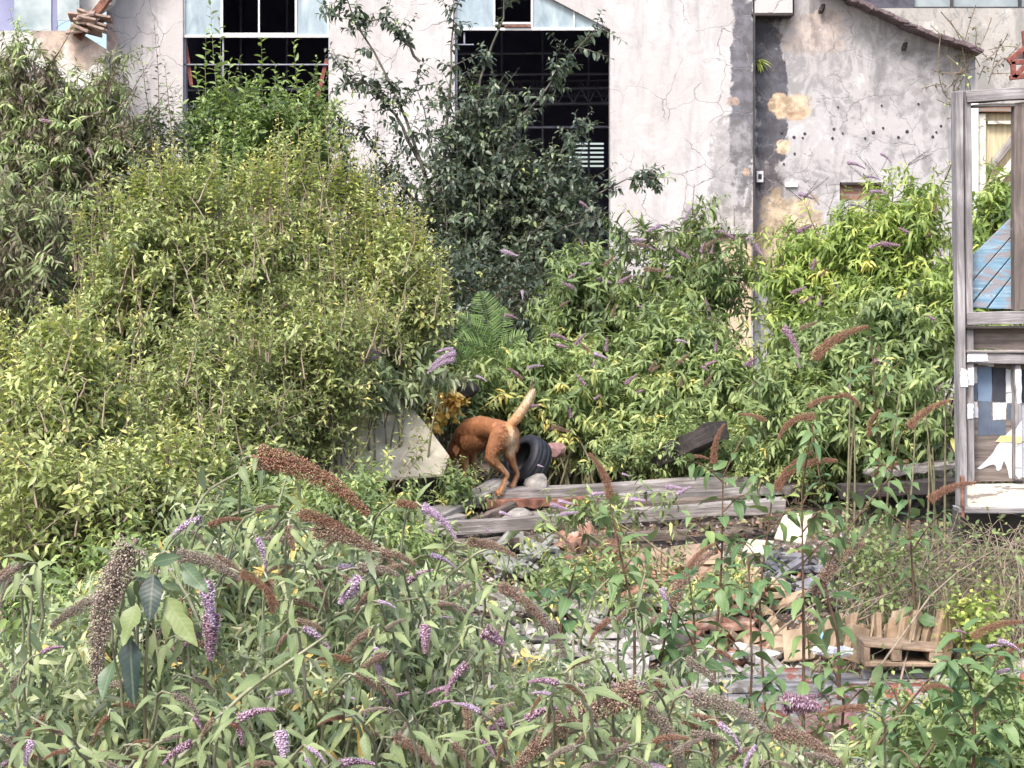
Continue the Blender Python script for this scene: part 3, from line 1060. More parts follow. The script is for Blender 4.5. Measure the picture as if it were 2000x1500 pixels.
bm_obj('eave_tiles', bm, simple('brown_old_tile', (.16, .11, .09), (.40, .30, .25), 8, .9, bmp=.5), shed, bevel=.004)

# red steel canopy poking in at the top right
rc = empty('steel_canopy', P(2000, 150, 20), 'red brown steel canopy frame jutting in at the top right corner', 'canopy')
for a, b in (((1968, 120, 20), (2080, 30, 20)), ((1972, 122, 20), (2080, 118, 20)), ((1978, 120, 20), (1980, 152, 20)), ((1972, 152, 20), (2080, 140, 20)), ((1980, 152, 20), (2006, 124, 20)), ((2000, 60, 20), (2005, 120, 20))):
    beam('bar', P(*a), P(*b), .05, .05, M['red_steel'], rc)
prism_px('sheet', [[(1972, 116), (2080, 30), (2080, 112)]], 20.06, .02, simple('pale_pink_sheet', (.46, .38, .38), (.62, .54, .53), 5, .7), rc)

# cream door in the yard seen through the old frame
cd = empty('ledged_door', P(1950, 420, 14), 'cream ledged door with diagonal boards seen through the open door frame', 'door')
prism_px('pier', [rect(1895, 190, 1911, 520)], 14, .2, M['white_paint'], cd)
prism_px('leaf', [rect(1915, 222, 2030, 520)], 14.1, .04, simple('cream_wood', (.44, .36, .22), (.62, .54, .38), 9, .8, stretch=(6, 6, .5)), cd)
prism_px('ledge', [rect(1912, 222, 1925, 520), rect(1930, 236, 2030, 242)], 14.05, .05, M['cream_paint'], cd)
for k in range(4):
    beam('diagonal_board', P(1932, 330 + 45 * k, 14.06), P(2030, 205 + 45 * k, 14.06), .045, .05, M['cream_paint'] if k % 2 else M['pale_wood'], cd)
prism_px('brick_head', [rect(1911, 204, 2030, 218)], 14.02, .2, M['brick'], cd)

# ------------------------------------------------------------------ old panelled door frame, right edge
YD = 10.0
df = empty('panelled_door_frame', (P(1940, 1000, YD)[0], YD, P(1940, 1003, YD)[2]), 'weathered grey timber door frame with a painted chequered panel standing among the brambles', 'door frame')
Z = lambda v: float(P(1900, v, YD)[2])
rngd = np.random.default_rng(77)


def dpost(name, u0, v0, u1, v1, w, dy, mat, th=.06):
    p0 = P(u0, v0, YD + dy)
    p1 = P(u1, v1, YD + dy)
    return beam(name, p0, p1, th, w, mat, df, rng=rngd, jit=.0015, bevel=.003, seg=12)


W1 = px(YD)
dpost('post', 1869, 180, 1878, 1000, 15 * W1, -.03, M['door_wood'], .1)
dpost('post', 1886, 186, 1893, 950, 14 * W1, 0., M['door_wood'], .09)
dpost('head_rail', 1882, 190, 2420, 160, 22 * W1, -.01, M['door_wood'], .1)
dpost('head_bead', 1898, 208, 2420, 192, 5 * W1, .0, M['pale_wood'], .07)
dpost('mullion', 1990, 200, 1990, 606, 24 * W1, .0, M['door_brown'], .07)
dpost('mid_rail', 1884, 622, 2420, 612, 24 * W1, -.012, M['door_wood'], .09)
dpost('bead', 1884, 640, 2420, 636, 6 * W1, -.035, M['dark_wood'], .08)
dpost('board', 1890, 662, 2420, 662, 40 * W1, .02, M['door_brown'], .04)
dpost('bead', 1884, 686, 2420, 688, 5 * W1, -.03, M['pale_wood'], .08)
dpost('lock_rail', 1884, 699, 2420, 702, 21 * W1, -.012, M['door_wood'], .09)
dpost('stile', 1893, 712, 1896, 935, 9 * W1, -.0, M['door_wood'], .08)
dpost('stile', 1984, 712, 1986, 935, 12 * W1, .0, M['door_wood'], .08)
dpost('bottom_rail', 1880, 967, 2420, 972, 44 * W1, -.02, M['cream_paint'], .1)
dpost('threshold', 1868, 994, 2420, 1000, 10 * W1, -.03, M['door_wood'], .16)
dpost('bracket', 1879, 930, 1880, 1012, 6 * W1, -.1, M['rust'], .03)
pan = prism_px('panel', [rect(1897, 710, 2420, 940)], YD + .035, .02, M['door_brown'], df)


def paint(u0, v0, u1, v1, mat, dy=.033, th=.003):
    off = np.array(df.location) 
    bm = bmesh.new()
    rr = rngd.normal(0, 1.2, 8)
    n = 7
    q = []
    cs = [(u0 + rr[0], v1 + rr[1]), (u1 + rr[2], v1 + rr[3]), (u1 + rr[4], v0 + rr[5]), (u0 + rr[6], v0 + rr[7])]
    for i in range(4):
        a, b = cs[i], cs[(i + 1) % 4]
        for k in range(n):
            t = k / n
            q.append((a[0] + (b[0] - a[0]) * t + rngd.normal() * .5, a[1] + (b[1] - a[1]) * t + rngd.normal() * .5))
    add_prism(bm, pxpoly(q, YD), YD + dy, YD + dy + th - .001, off)
    o = bm_obj('painted_square', bm, mat, pan)
    return o


sq = [(1898, 718, 1912, 750, 'white_flake'), (1912, 716, 1940, 784, 'mid_blue'), (1940, 718, 1968, 786, 'navy_grey'), (1968, 722, 1979, 788, 'white_flake'),
      (1898, 752, 1911, 782, 'slate_blue'), (1898, 784, 1913, 815, 'white_flake'), (1914, 786, 1939, 850, 'slate_blue'), (1941, 788, 1969, 820, 'white_flake'),
      (1941, 822, 1968, 852, 'slate_blue'), (1970, 790, 1979, 820, 'slate_blue'), (1992, 722, 2020, 788, 'navy_grey'), (2020, 722, 2048, 754, 'white_flake'),
      (2048, 722, 2076, 788, 'mid_blue'), (2020, 756, 2048, 820, 'slate_blue'), (1992, 790, 2018, 820, 'white_flake')]
for a, b, c, d, m_ in sq:
    paint(a, b, c, d, M[m_])
paint(1868, 718, 1883, 752, M['white_flake'], -.083)
paint(1886, 718, 1897, 751, M['white_flake'], -.05)
paint(1885, 786, 1897, 816, M['white_flake'], -.05)
paint(1884, 690, 1925, 706, M['white_flake'], -.062)
paint(1912, 706.5, 1940, 714, M['white_flake'], -.0)
paint(1980, 722, 1991, 786, M['white_flake'], -.043)
# white painted shape with its orange stripe
off = np.array(df.location) 
bm = bmesh.new()
shape = [(1911, 916), (1920, 909), (1932, 897), (1942, 886), (1950, 872), (1960, 859), (1970, 848), (1979, 839), (1979, 936), (1974, 934), (1972, 922), (1969, 912), (1965, 902), (1962, 904), (1959, 916), (1953, 921), (1949, 919), (1948, 911), (1943, 908), (1935, 910), (1926, 914), (1917, 918)]
add_prism(bm, pxpoly(shape, YD), YD + .0305, YD + .0325, off)
bm_obj('painted_shape', bm, M['white_flake'], pan)
bm = bmesh.new()
add_prism(bm, pxpoly([(1979.5, 838), (1985, 829), (1991, 820), (1991, 930), (1986, 934), (1979.5, 926)], YD), YD - .044, YD - .041, off)
bm_obj('painted_shape', bm, M['white_flake'], pan)
bm = bmesh.new()
add_prism(bm, pxpoly([(1992, 820), (2004, 800), (2030, 790), (2060, 800), (2090, 840), (2100, 930), (2060, 912), (2030, 930), (1992, 935)], YD), YD + .0305, YD + .0325, off)
bm_obj('painted_shape', bm, M['white_flake'], pan)
for (q, dy_) in (([(1947, 864), (1957, 852), (1979, 851), (1979, 864)], .028), ([(1979.5, 851), (1991, 851), (1991, 863), (1979.5, 864)], -.046)):
    bm = bmesh.new()
    add_prism(bm, pxpoly(q, YD), YD + dy_, YD + dy_ + .002, off)
    bm_obj('painted_stripe', bm, M['orange_paint'], pan)
# diagonal blue boards behind the opening
bb = bmesh.new()
strips = [[(1896, 508), (1979, 426), (1979, 462), (1896, 556)], [(1896, 559), (1979, 465), (1979, 500), (1896, 598)],
          [(1899, 600), (1979, 503), (1979, 540), (1930, 602)], [(1934, 603), (1979, 543), (1979, 604)]]
for i, q in enumerate(strips):
    bm = bmesh.new()
    add_prism(bm, pxpoly(q, YD), YD + .05 - .004 * i, YD + .08, off)
    o = bm_obj('blue_board', bm, M['blue_flake'], df, bevel=.002)
bm = bmesh.new()
add_prism(bm, pxpoly([(2003, 420), (2420, 420), (2420, 604), (2003, 604)], YD), YD + .05, YD + .08, off)
bm_obj('blue_board', bm, M['blue_flake'], df)
# low wall the frame stands on; its near-black paints the shadowed gap below
lw = empty('low_wall', (P(2100, 1100, 10.15)[0], 10.15, .3), 'low block wall coloured shadow dark under the old door frame behind bare brambles', 'wall')
prism_px('wall_body', [rect(1880, 1004, 2500, 1250)], 10.12, .25, simple('shadow_block', (.03, .028, .028), (.09, .08, .075), 5, .95), lw)

# ------------------------------------------------------------------ flower spikes and seed heads (shared meshes)
def pod_template():
    v = np.array([(0, 0, 0), (.5, .5, 0), (.5, 0, .5), (.5, -.5, 0), (.5, 0, -.5), (1, 0, 0)], float)
    f = np.array([(0, 2, 1), (0, 3, 2), (0, 4, 3), (0, 1, 4), (5, 1, 2), (5, 2, 3), (5, 3, 4), (5, 4, 1)])
    return v, f


PV, PF = pod_template()


def spike_mesh(name, mat, bend, nwh, per, rad, seed, bits='pod', gap=.5, side=.25, taper=.75, pod=1.0):
    """unit-length spike along +X bending towards -Z; radius given relative to length"""
    rng = np.random.default_rng(seed)
    n = nwh * per
    wi = np.repeat(np.arange(nwh), per)
    s = (wi + gap * rng.normal(0, .35, n) + .3) / nwh
    s = np.clip(s, 0, 1)
    ang = bend * s
    if abs(bend) > 1e-3:
        cx, cz = np.sin(ang) / bend, -(1 - np.cos(ang)) / bend
    else:
        cx, cz = s, 0 * s
    T = np.stack([np.cos(ang), 0 * ang, -np.sin(ang)], 1)
    N1 = np.stack([0 * ang, 0 * ang + 1, 0 * ang], 1)
    N2 = np.cross(T, N1)
    ph = rng.random(n) * 2 * np.pi
    lump = 1 + .28 * np.sin(wi * 2.3 + seed) * rng.random(n)
    r = rad * (1 - taper * s ** 1.6) * lump
    radv = N1 * np.cos(ph)[:, None] + N2 * np.sin(ph)[:, None]
    depth = rng.random(n) ** .55
    pos = np.stack([cx, 0 * cx, cz], 1) + radv * (r * depth * .72)[:, None]
    ax = unit(radv + T * .5 + rng.normal(0, .35, (n, 3)))
    ln = rad * pod * (.19 + .22 * rng.random(n)) * (1 - .4 * s)
    g = Geo()
    tone = np.clip(rng.normal(.35, .2, n) + depth * .3, 0, 1)
    sd = unit(np.cross(ax, rand_unit(rng, n)))
    up2 = np.cross(sd, ax)
    w = ln * (.62 if bits == 'pod' else 1.3)
    k = .3 if bits != 'pod' else 1.0
    V = pos[:, None, :] + ax[:, None, :] * (PV[:, 0][None, :] * ln[:, None] * k)[..., None] + sd[:, None, :] * (PV[:, 1][None, :] * w[:, None])[..., None] + up2[:, None, :] * (PV[:, 2][None, :] * w[:, None])[..., None]
    at = np.zeros((n, 6, 3))
    at[..., 2] = tone[:, None]
    g.add(V, PF[None] + (np.arange(n) * 6)[:, None, None], at)
    # central stalk
    ss = np.linspace(-.04, 1, 12)
    aa = bend * ss
    if abs(bend) > 1e-3:
        pts = np.stack([np.sin(aa) / bend, 0 * aa, -(1 - np.cos(aa)) / bend], 1)
    else:
        pts = np.stack([ss, 0 * ss, 0 * ss], 1)
    tubes(g, pts[None], (rad * .12 * (1.1 - .7 * np.linspace(0, 1, 12)))[None], 5, [.3])
    o = g.build(name, mat, smooth=False)
    me = o.data
    bpy.data.objects.remove(o)
    return me


SM = {}
for kind, mat, bits, rad in (('seed', 'seed', 'pod', .135), ('red', 'seed_red', 'pod', .125), ('grey', 'seed_grey', 'pod', .14), ('lilac', 'lilac', 'flor', .14), ('faded', 'faded', 'flor', .155), ('dark', 'dark_spike', 'pod', .06)):
    for bi, bend in enumerate((0.0, .7, 1.5)):
        for v_ in range(2):
            nb = (52, 24) if kind not in ('dark',) else (22, 8)
            fine = v_ == 1 and kind != 'dark'
            if fine:
                nb = (84, 36)
            SM[(kind, bi, v_)] = spike_mesh({'seed': 'seed_head', 'red': 'seed_head', 'grey': 'seed_head', 'dark': 'seed_head'}.get(kind, 'flower_spike'),
                                            M[mat], bend, nb[0], nb[1], rad, bi * 7 + v_ * 3 + len(kind), bits, side=.3, pod=.58 if fine else 1.0)
SPN = {'seed': 'seed_head', 'red': 'seed_head', 'grey': 'seed_head', 'dark': 'seed_head', 'lilac': 'flower_spike', 'faded': 'flower_spike'}
_spc = [0]


def spike(parent, kind, p0, p1, bend=1, width=1.0, flip=False):
    """place a shared spike mesh from p0 to p1; arches upward in the vertical plane"""
    _spc[0] += 1
    p0 = Vector(p0)
    p1 = Vector(p1)
    bv = (0, .7, 1.5)[bend]
    if bv:
        tip = Vector((math.sin(bv) / bv, 0, -(1 - math.cos(bv)) / bv))
    else:
        tip = Vector((1, 0, 0))
    d = p1 - p0
    s = d.length / tip.length
    me = SM[(kind, bend, 1 if d.length > .10 else 0)]
    X = d.normalized()
    Zg = Vector((0, 0, 1)) if abs(X.z) < .97 else Vector((0, -1, 0))
    if flip:
        Zg = -Zg
    Y_ = Zg.cross(X).normalized()
    Z_ = X.cross(Y_)
    rot = Matrix((X, Y_, Z_)).transposed()
    # rotate so that the chord (tip direction) lies along d
    a = math.atan2(tip.z, tip.x)
    rl = Matrix.Rotation(a, 3, 'Y')
    o = bpy.data.objects.new(SPN[kind], me)
    COL.objects.link(o)
    o.parent = parent
    sc = Matrix.Diagonal((s, s * width, s * width)) if not bv else Matrix.Diagonal((s, s * width, s))
    m3 = rot @ rl @ sc
    o.matrix_local = Matrix.Translation(p0 - parent.location) @ m3.to_4x4()
    return o


def spx(parent, kind, u0, v0, u1, v1, Y, bend=1, width=1.0, dy=0., flip=False):
    return spike(parent, kind, P(u0, v0, Y), P(u1, v1, Y + dy), bend, width, flip)


# ------------------------------------------------------------------ back shrubs
gz = lambda u, v, Y: np.array([P(u, v, Y)[0], Y, float(ground_z(P(u, v, Y)[0], Y))])
rS = np.random.default_rng(99)

# buddleia thicket at the far left
pl = plant('buddleia_bush', 'tall dull brown green buddleia at the far left against the white wall, fading lilac spikes', 'shrub', gz(60, 800, 16),
      [(60, 330, 16, 170, 180, .7, 2.6), (200, 300, 16, 120, 120, .6, 1.1), (40, 170, 16, 130, 100, .6, 2.2), (160, 190, 16.3, 100, 80, .5, 1.0), (70, 110, 16.2, 110, 50, .5, 1.1), (60, 480, 14.4, 120, 150, .6, 2.6), (290, 300, 16, 90, 110, .5, 1.1), (250, 150, 16.2, 90, 60, .5, .5)],
      M['bud_back'], M['twig'], 11, nst=175, tw=16, twl=.30, nleaf=11, L=.10, W=.022, kind='mid', opposite=True, clump=5, upb=.12, tdroop=.35, tmin=.45, stem_r=.012, base_r=.6,
      ldroop=.5, tone_c=.4, tone_s=.26, hang=.35, spread=.8, tip=.1,
      shoots=[([(180, 300), (250, 190), (300, 108)], 16, 16, 8), ([(200, 330), (280, 240), (345, 150)], 16, 16, 8), ([(120, 260), (90, 120), (60, 60)], 16, 16, 8), ([(60, 200), (110, 110), (150, 40)], 16, 16, 8), ([(100, 200), (40, 90), (20, 20)], 16, 16, 10), ([(150, 300), (210, 160), (235, 70)], 16, 16, 10), ([(250, 330), (300, 230), (350, 190)], 16, 16, 10), ([(220, 330), (280, 260), (330, 235)], 16, 16, 9)])
for u, v in ((40, 190), (80, 235), (245, 200), (170, 290), (215, 340), (25, 420), (50, 605), (60, 440), (300, 330), (10, 560)):
    spx(pl, 'faded', u, v, u + rS.uniform(-30, 35), v + rS.uniform(-4, 22), 15.5 + rS.uniform(-.3, .3), 1, .9)
for u, v in ((60, 70), (110, 55), (160, 95), (230, 90), (215, 128), (250, 115), (270, 150), (20, 100), (140, 135), (300, 190), (180, 170), (60, 150), (200, 150), (290, 130), (310, 170), (240, 180), (265, 210), (100, 110), (195, 60), (40, 60), (330, 230), (290, 260), (100, 330), (180, 400), (250, 360), (40, 300)):
    a = rS.uniform(-.5, .3)
    spx(pl, 'dark', u, v, u + 38 * math.cos(a), v + 38 * math.sin(a), 15.6, 1, 1.1)

# wispy shoots in front of the white wall, left of the first window
pl = plant('willow_sapling', 'thin bare-legged willow sapling with tall wispy shoots before the wall left of the first window', 'sapling', gz(330, 800, 15),
      [(310, 300, 15, 50, 90, .3, 1), (330, 420, 15, 60, 60, .3, 1)], M['dark_leaf'], M['twig'], 12, nst=22, tw=14, twl=.32, nleaf=12, L=.065, W=.026, kind='tiny', upb=.6,
      tmin=.5, stem_r=.008, shoots=[([(316, 420), (312, 200), (300, 30)], 15, 15, 40), ([(300, 300), (285, 180), (272, 90)], 15, 15, 22), ([(340, 320), (330, 200), (322, 120)], 15, 15, 22)], spread=.7)

# bright green willow in front of the left window
pl = plant('willow_bush', 'fresh green willow growing in front of the left window bay, paired leaves on straight shoots', 'shrub', gz(480, 800, 16.5),
      [(410, 230, 16.5, 52, 70, .4, 1.2), (510, 270, 16.5, 110, 80, .5, 2.6), (590, 270, 16.5, 50, 80, .4, 1.2), (430, 330, 16.2, 90, 60, .5, 1.5)], M['willow_green'], M['stem'], 13,
      nst=80, tw=22, twl=.34, nleaf=14, L=.085, W=.034, kind='mid', upb=.75, tmin=.5, stem_r=.01, spread=.75, tone_c=.5,
      shoots=[([(u, 300), (u + rS.uniform(-6, 6), 200), (u2, v2)], 16.3, 16.3, nl) for u, u2, v2, nl in
              ((420, 410, 0, 40), (405, 402, 60, 30), (430, 428, 40, 30), (512, 510, 75, 28), (580, 574, 80, 26), (540, 538, 125, 20), (482, 480, 145, 18), (600, 596, 165, 18), (560, 585, 130, 18), (395, 380, 130, 20), (445, 450, 120, 20))],
      shoot_leaf=(.11, .045))

# dark central tree
tree = plant('goat_willow', 'dark green goat willow tree in the middle, its top branches crossing the dark window bay', 'tree', gz(890, 800, 18),
      [(860, 440, 18, 120, 100, .8, 2.2), (1010, 410, 18, 140, 90, .8, 2.2), (740, 410, 17.6, 80, 80, .6, .8), (960, 310, 18, 90, 70, .7, 1.5), (1110, 350, 17.8, 70, 50, .5, .8), (850, 280, 18, 70, 70, .6, .3), (960, 500, 17.5, 170, 70, .8, 1.8),
       (1150, 400, 17.6, 90, 60, .5, .8), (700, 320, 17.6, 60, 60, .5, .4), (930, 190, 18, 60, 90, .5, .55), (1000, 270, 17.8, 70, 60, .5, .5), (800, 120, 18, 50, 90, .5, .22)],
      M['dark_leaf'], M['bark'], 14, nst=190, tw=16, twl=.36, nleaf=11, L=.088, W=.039, kind='mid', upb=.25, tmin=.45, stem_r=.016, base_r=.25, ldroop=.35, tone_c=.40, tone_s=.24, tip=.36, spread=.9, hang=.25, clump=4,
      limbs=[([(850, 520), (845, 380), (780, 200), (690, 20), (660, -40)], 18, 17.8, 24, .30, .022), ([(850, 480), (870, 300), (880, 120), (890, -60)], 18, 18, 24, .30, .024),
             ([(900, 480), (940, 330), (930, 180), (985, 20), (1000, -50)], 18, 17.8, 26, .28, .024), ([(930, 400), (1010, 240), (1090, 140), (1170, 45)], 18, 17.6, 34, .30, .02),
             ([(860, 360), (790, 260), (730, 170), (660, 130)], 18, 17.7, 30, .30, .02), ([(850, 440), (760, 330), (690, 240), (660, 270)], 17.8, 17.6, 22, .28, .018),
             ([(1000, 420), (1090, 300), (1130, 250)], 17.8, 17.5, 26, .28, .018), ([(820, 120), (760, 40), (650, 30)], 18, 17.8, 24, .28, .014),
             ([(1000, 480), (1130, 400), (1230, 345), (1275, 350)], 17.6, 17.4, 24, .20, .014), ([(700, 420), (670, 330), (668, 240)], 17.4, 17.3, 26, .26, .016)],
      trunk_name='trunk', part='crown')

# shaded undergrowth under the tree
plant('bramble_bush', 'dark shaded bramble growing under the central tree behind the fern', 'shrub', gz(950, 800, 16.5),
      [(950, 580, 16.5, 200, 70, .6, 2), (1180, 560, 16.5, 120, 90, .6, 1.4), (760, 560, 16.8, 120, 90, .6, 1.2)], M['dark_leaf'], M['twig'], 15, nst=70, tw=18, twl=.36, nleaf=10, L=.09, W=.04,
      kind='tiny', upb=.2, tmin=.3, stem_r=.01, base_r=.9, tone_c=.3, tone_s=.18)

# yellow green small-leaved willows, the big mass left of centre
WIL = [
    ('yellow green willow in the left mass, shoots reaching the left window', 620, 700, 13, [(600, 420, 13, 120, 80, .6, 2), (700, 470, 13, 90, 90, .6, 2), (520, 420, 13, 100, 60, .5, 1.2)], .055, .5),
    ('small leaved willow next to the dark tree, its right flank overhanging the fern', 740, 800, 12.9, [(750, 550, 12.8, 100, 90, .6, 2), (810, 610, 12.6, 60, 50, .5, 1.2), (700, 620, 12.6, 100, 80, .6, 1.4)], .055, .55),
    ('olive willow crown in the heart of the left thicket, below the left window', 480, 800, 12.2, [(450, 480, 12.2, 150, 100, .7, 2), (400, 560, 12, 150, 90, .6, 2), (560, 560, 12, 130, 90, .6, 1.5)], .052, .5),
    ('willow at the left of the thicket, between the buddleia and the olive crown', 260, 800, 12, [(280, 480, 12, 100, 90, .6, 2), (230, 590, 12, 110, 90, .6, 2), (350, 400, 12.2, 80, 60, .5, 1)], .055, .48),
    ('low spreading willow above the cream board', 580, 900, 11.6, [(590, 700, 11.4, 140, 70, .6, 2), (700, 690, 11.6, 90, 60, .5, 1.), (500, 780, 11.2, 110, 80, .5, 1.5)], .05, .45),
    ('willow in front of the thicket centre, dense olive leaves down to the ground', 400, 950, 10.8, [(400, 720, 10.8, 150, 110, .6, 2), (330, 830, 10.6, 150, 100, .6, 2), (450, 850, 10.6, 90, 70, .5, 1.2)], .05, .45),
    ('larger leaved willow at the left edge with yellowing leaves', 120, 950, 9.8, [(110, 750, 9.8, 140, 100, .6, 2), (60, 860, 9.6, 130, 120, .6, 2), (180, 880, 9.6, 120, 110, .6, 2)], .06, .56),
    ('lowest willow of the left edge, just behind the near buddleias', 150, 1100, 8.8, [(120, 990, 8.8, 180, 90, .5, 2), (330, 960, 9, 140, 80, .5, 1.6)], .055, .5),
]
for i, (lab, bu, bv, bY, bl, LL, tc) in enumerate(WIL):
    b0 = bl[0]
    sh = []
    for k in range(40):
        q = bl[rS.integers(len(bl))]
        uu = q[0] + rS.uniform(-.9, .9) * q[3]
        vv = q[1] - q[4] * math.sqrt(max(.05, 1 - ((uu - q[0]) / q[3]) ** 2))
        sh.append(([(uu, vv + 50), (uu + rS.uniform(-6, 6), vv), (uu + rS.uniform(-14, 14), vv - rS.uniform(15, 95))], q[2], q[2], 22))
    if i < 4:
        for k in range(28):
            uu = rS.uniform(*((520, 720), (700, 880), (380, 560), (130, 400))[i])
            vv = float(np.interp(uu, [130, 200, 260, 330, 470, 540, 600, 650, 700, 760, 820, 880], [430, 390, 350, 330, 330, 320, 290, 310, 350, 410, 480, 590]))
            sh.append(([(uu, vv + 110), (uu + rS.uniform(-8, 8), vv + 40), (uu + rS.uniform(-22, 22), vv - 105 * rS.random() ** 1.5)], b0[2], b0[2], 30))
    for k in range(9):
        q = bl[rS.integers(len(bl))]
        uu, vv = q[0] + rS.uniform(-.8, .8) * q[3], q[1] + rS.uniform(-.2, .9) * q[4]
        le = rS.uniform(70, 150)
        sh.append(([(uu, vv), (uu + rS.uniform(-25, 25), vv - le * .5), (uu + rS.uniform(-60, 60), vv - le)], q[2] - q[5] * .9, q[2] - q[5] * .8, 9, .0055))
    if i == 4:
        for k in range(16):
            uu, vv = rS.uniform(610, 850), rS.uniform(850, 950)
            sh.append(([(uu - 40, vv + 50), (uu, vv), (uu + rS.uniform(-40, 40), vv - rS.uniform(40, 110))], 11.3, 11.5, 18, .003))
    plant('willow_bush', lab, 'shrub', gz(bu, bv, bY), bl, M['willow'], M['pale_twig'], 20 + i, nst=80, tw=18, twl=.27, nleaf=12, L=LL * 1.2, W=LL * .46, kind='tiny', upb=.75, tmin=.35, clump=7,
          stem_r=.008, base_r=.15 if i in (1, 4) else .4, tone_c=tc, tone_s=.26, spread=.85, tip=.25, shell=.35, shoots=sh, shoot_leaf=(LL * 1.15, LL * .45), group='small leaved willows of the left thicket')

# ferns: each frond an arching rachis with a herringbone of narrow pinnae
def fern(name, label, u, v, Y, seed, tips, wid=.34):
    rng = np.random.default_rng(seed)
    b = P(u, v, Y)
    root = empty(name, b, label, 'fern')
    for (tu, tv_, dy) in tips:
        tip = P(tu, tv_, Y + dy)
        L = float(np.linalg.norm(tip - b))
        mid = (b + tip) / 2 + np.array([0, -.04, .22 * L])
        pts = bez(b[None], mid[None], tip[None], 30)[0]
        g = Geo()
        tubes(g, pts[None, ::3], np.linspace(.005, .0015, 10)[None], 4, [.4])
        T = unit(np.gradient(pts, axis=0))
        view = unit(np.array([b[0], b[1], b[2] - HC]))
        S_ = unit(np.cross(T, view[None] + UP * -.35))
        N_ = unit(np.cross(S_, T))
        N_ = np.where((N_ @ view)[:, None] > 0, -N_, N_)
        for sgn in (-1, 1):
            sel = slice(4, 30)
            tt = np.linspace(0, 1, 26)
            pl_ = L * wid * np.clip(np.sin(np.pi * (tt * .86 + .12)), .05, 1) ** .8 * (1 - .3 * tt) * (1 + rng.normal(0, .06, 26))
            d = unit(S_[sel] * sgn + T[sel] * .42 + rng.normal(0, .05, (26, 3)))
            leaves(g, pts[sel], d, N_[sel], pl_, L / 30 * .36 + pl_ * .03, np.clip(rng.normal(.55, .22, 26), 0, 1), 'mid', .28, .5, rng)
        g.build('frond', M['fern'], root)
    return root


fern('fern', 'large bright green fern arching out below the dark tree', 965, 705, 14.0, 41,
     [(938, 570, -.1), (893, 618, -.2), (884, 672, -.35), (985, 600, 0), (1030, 655, -.2), (1040, 705, -.3)])
fern('fern', 'smaller fern drooping low in the undergrowth right of the big fern', 1060, 745, 13.9, 42, [(1030, 680, -.1), (1075, 675, 0), (1100, 700, -.1), (1020, 720, -.2)])
fern('fern', 'small dark fern beside the orange leaved plant', 815, 800, 13.0, 43, [(790, 750, -.1), (830, 740, 0), (868, 735, -.1), (780, 785, -.2)])

# yellow fern tuft growing in the wall
ft = empty('wall_fern', P(1478, 120, YA - .02), 'small yellow green fern rooted in the dark stained wall corner', 'plant')
g = Geo()
rng = np.random.default_rng(6)
ps = np.repeat(P(1478, 120, YA - .03)[None], 9, 0)
dr_ = np.array([(1, -.5, .3), (.9, -.6, -.05), (.5, -.6, -.8), (.75, -.5, .12), (.2, -.8, .5), (.65, -.6, -.4), (1, -.4, -.2), (.35, -.5, -1), (.8, -.5, .5)])
leaves(g, ps, dr_, np.tile([0, -.4, 1.], (9, 1)), np.array([.20, .22, .17, .14, .1, .16, .2, .14, .15]), .035, np.full(9, .85), 'big', .5, .3, rng)
g.build('frond', M['bud_lime'], ft)

# middle buddleias between tree and annex
def buddleia(label, bu, bY, blobs, mat, seed, nst, tw, L=.12, W=.03, twl=.34, nleaf=9, kind='mid', tmin=.4, group=None, name='buddleia_bush', stem='stem', upb=.45, **k):
    kw = dict(opposite=True, tdroop=.3, stem_r=.010, base_r=.35, clump=5, ldroop=.5, tone_s=.24, hang=.3, spread=.7, tip=.3)
    kw.update(k)
    return plant(name, label, 'shrub', gz(bu, 900, bY), blobs, mat, M[stem], seed, nst=nst, tw=tw, twl=twl, nleaf=nleaf, L=L, W=W, kind=kind, upb=upb, tmin=tmin, group=group, **kw)


GB = 'buddleias of the middle distance'
b1 = buddleia('mid green buddleia with lilac spikes standing before the white wall, right of the dark tree', 1230, 15.6,
              [(1170, 550, 15.6, 100, 90, .6, 2), (1320, 590, 15.6, 120, 80, .6, 1.6), (1280, 460, 15.6, 130, 80, .5, 1.1), (1440, 530, 15.4, 70, 80, .4, .9)], M['bud_mid'], 51, 78, 9, group=GB, tone_c=.42,
              shoots=[([(1330, 560), (1345, 480), (1352, 400)], 15.6, 15.6, 10), ([(1290, 520), (1250, 440), (1215, 400)], 15.6, 15.6, 10), ([(1400, 560), (1390, 480), (1372, 430)], 15.6, 15.6, 10), ([(1440, 580), (1450, 500), (1432, 430)], 15.6, 15.6, 8)])
b2 = buddleia('yellowing leafy buddleia behind the dog and the tyre', 1120, 14,
              [(1060, 760, 14, 130, 80, .5, 2), (1150, 690, 14.2, 110, 80, .5, 2), (1200, 790, 13.8, 130, 80, .5, 2), (1000, 790, 13.9, 70, 50, .4, 1)], M['bud_mid'], 52, 80, 15, group=GB, tone_c=.58, L=.105, W=.028)
b3 = buddleia('broad mid green buddleia in the centre right, above the dark plank', 1380, 14.2,
              [(1330, 730, 14.2, 130, 90, .5, 2), (1440, 710, 14.4, 100, 90, .5, 2), (1400, 810, 14, 120, 70, .5, 1.5), (1290, 640, 14.6, 110, 70, .5, 1.4), (1480, 790, 14, 100, 80, .5, 1.4)], M['bud_mid'], 53, 95, 14, group=GB, tone_c=.46)
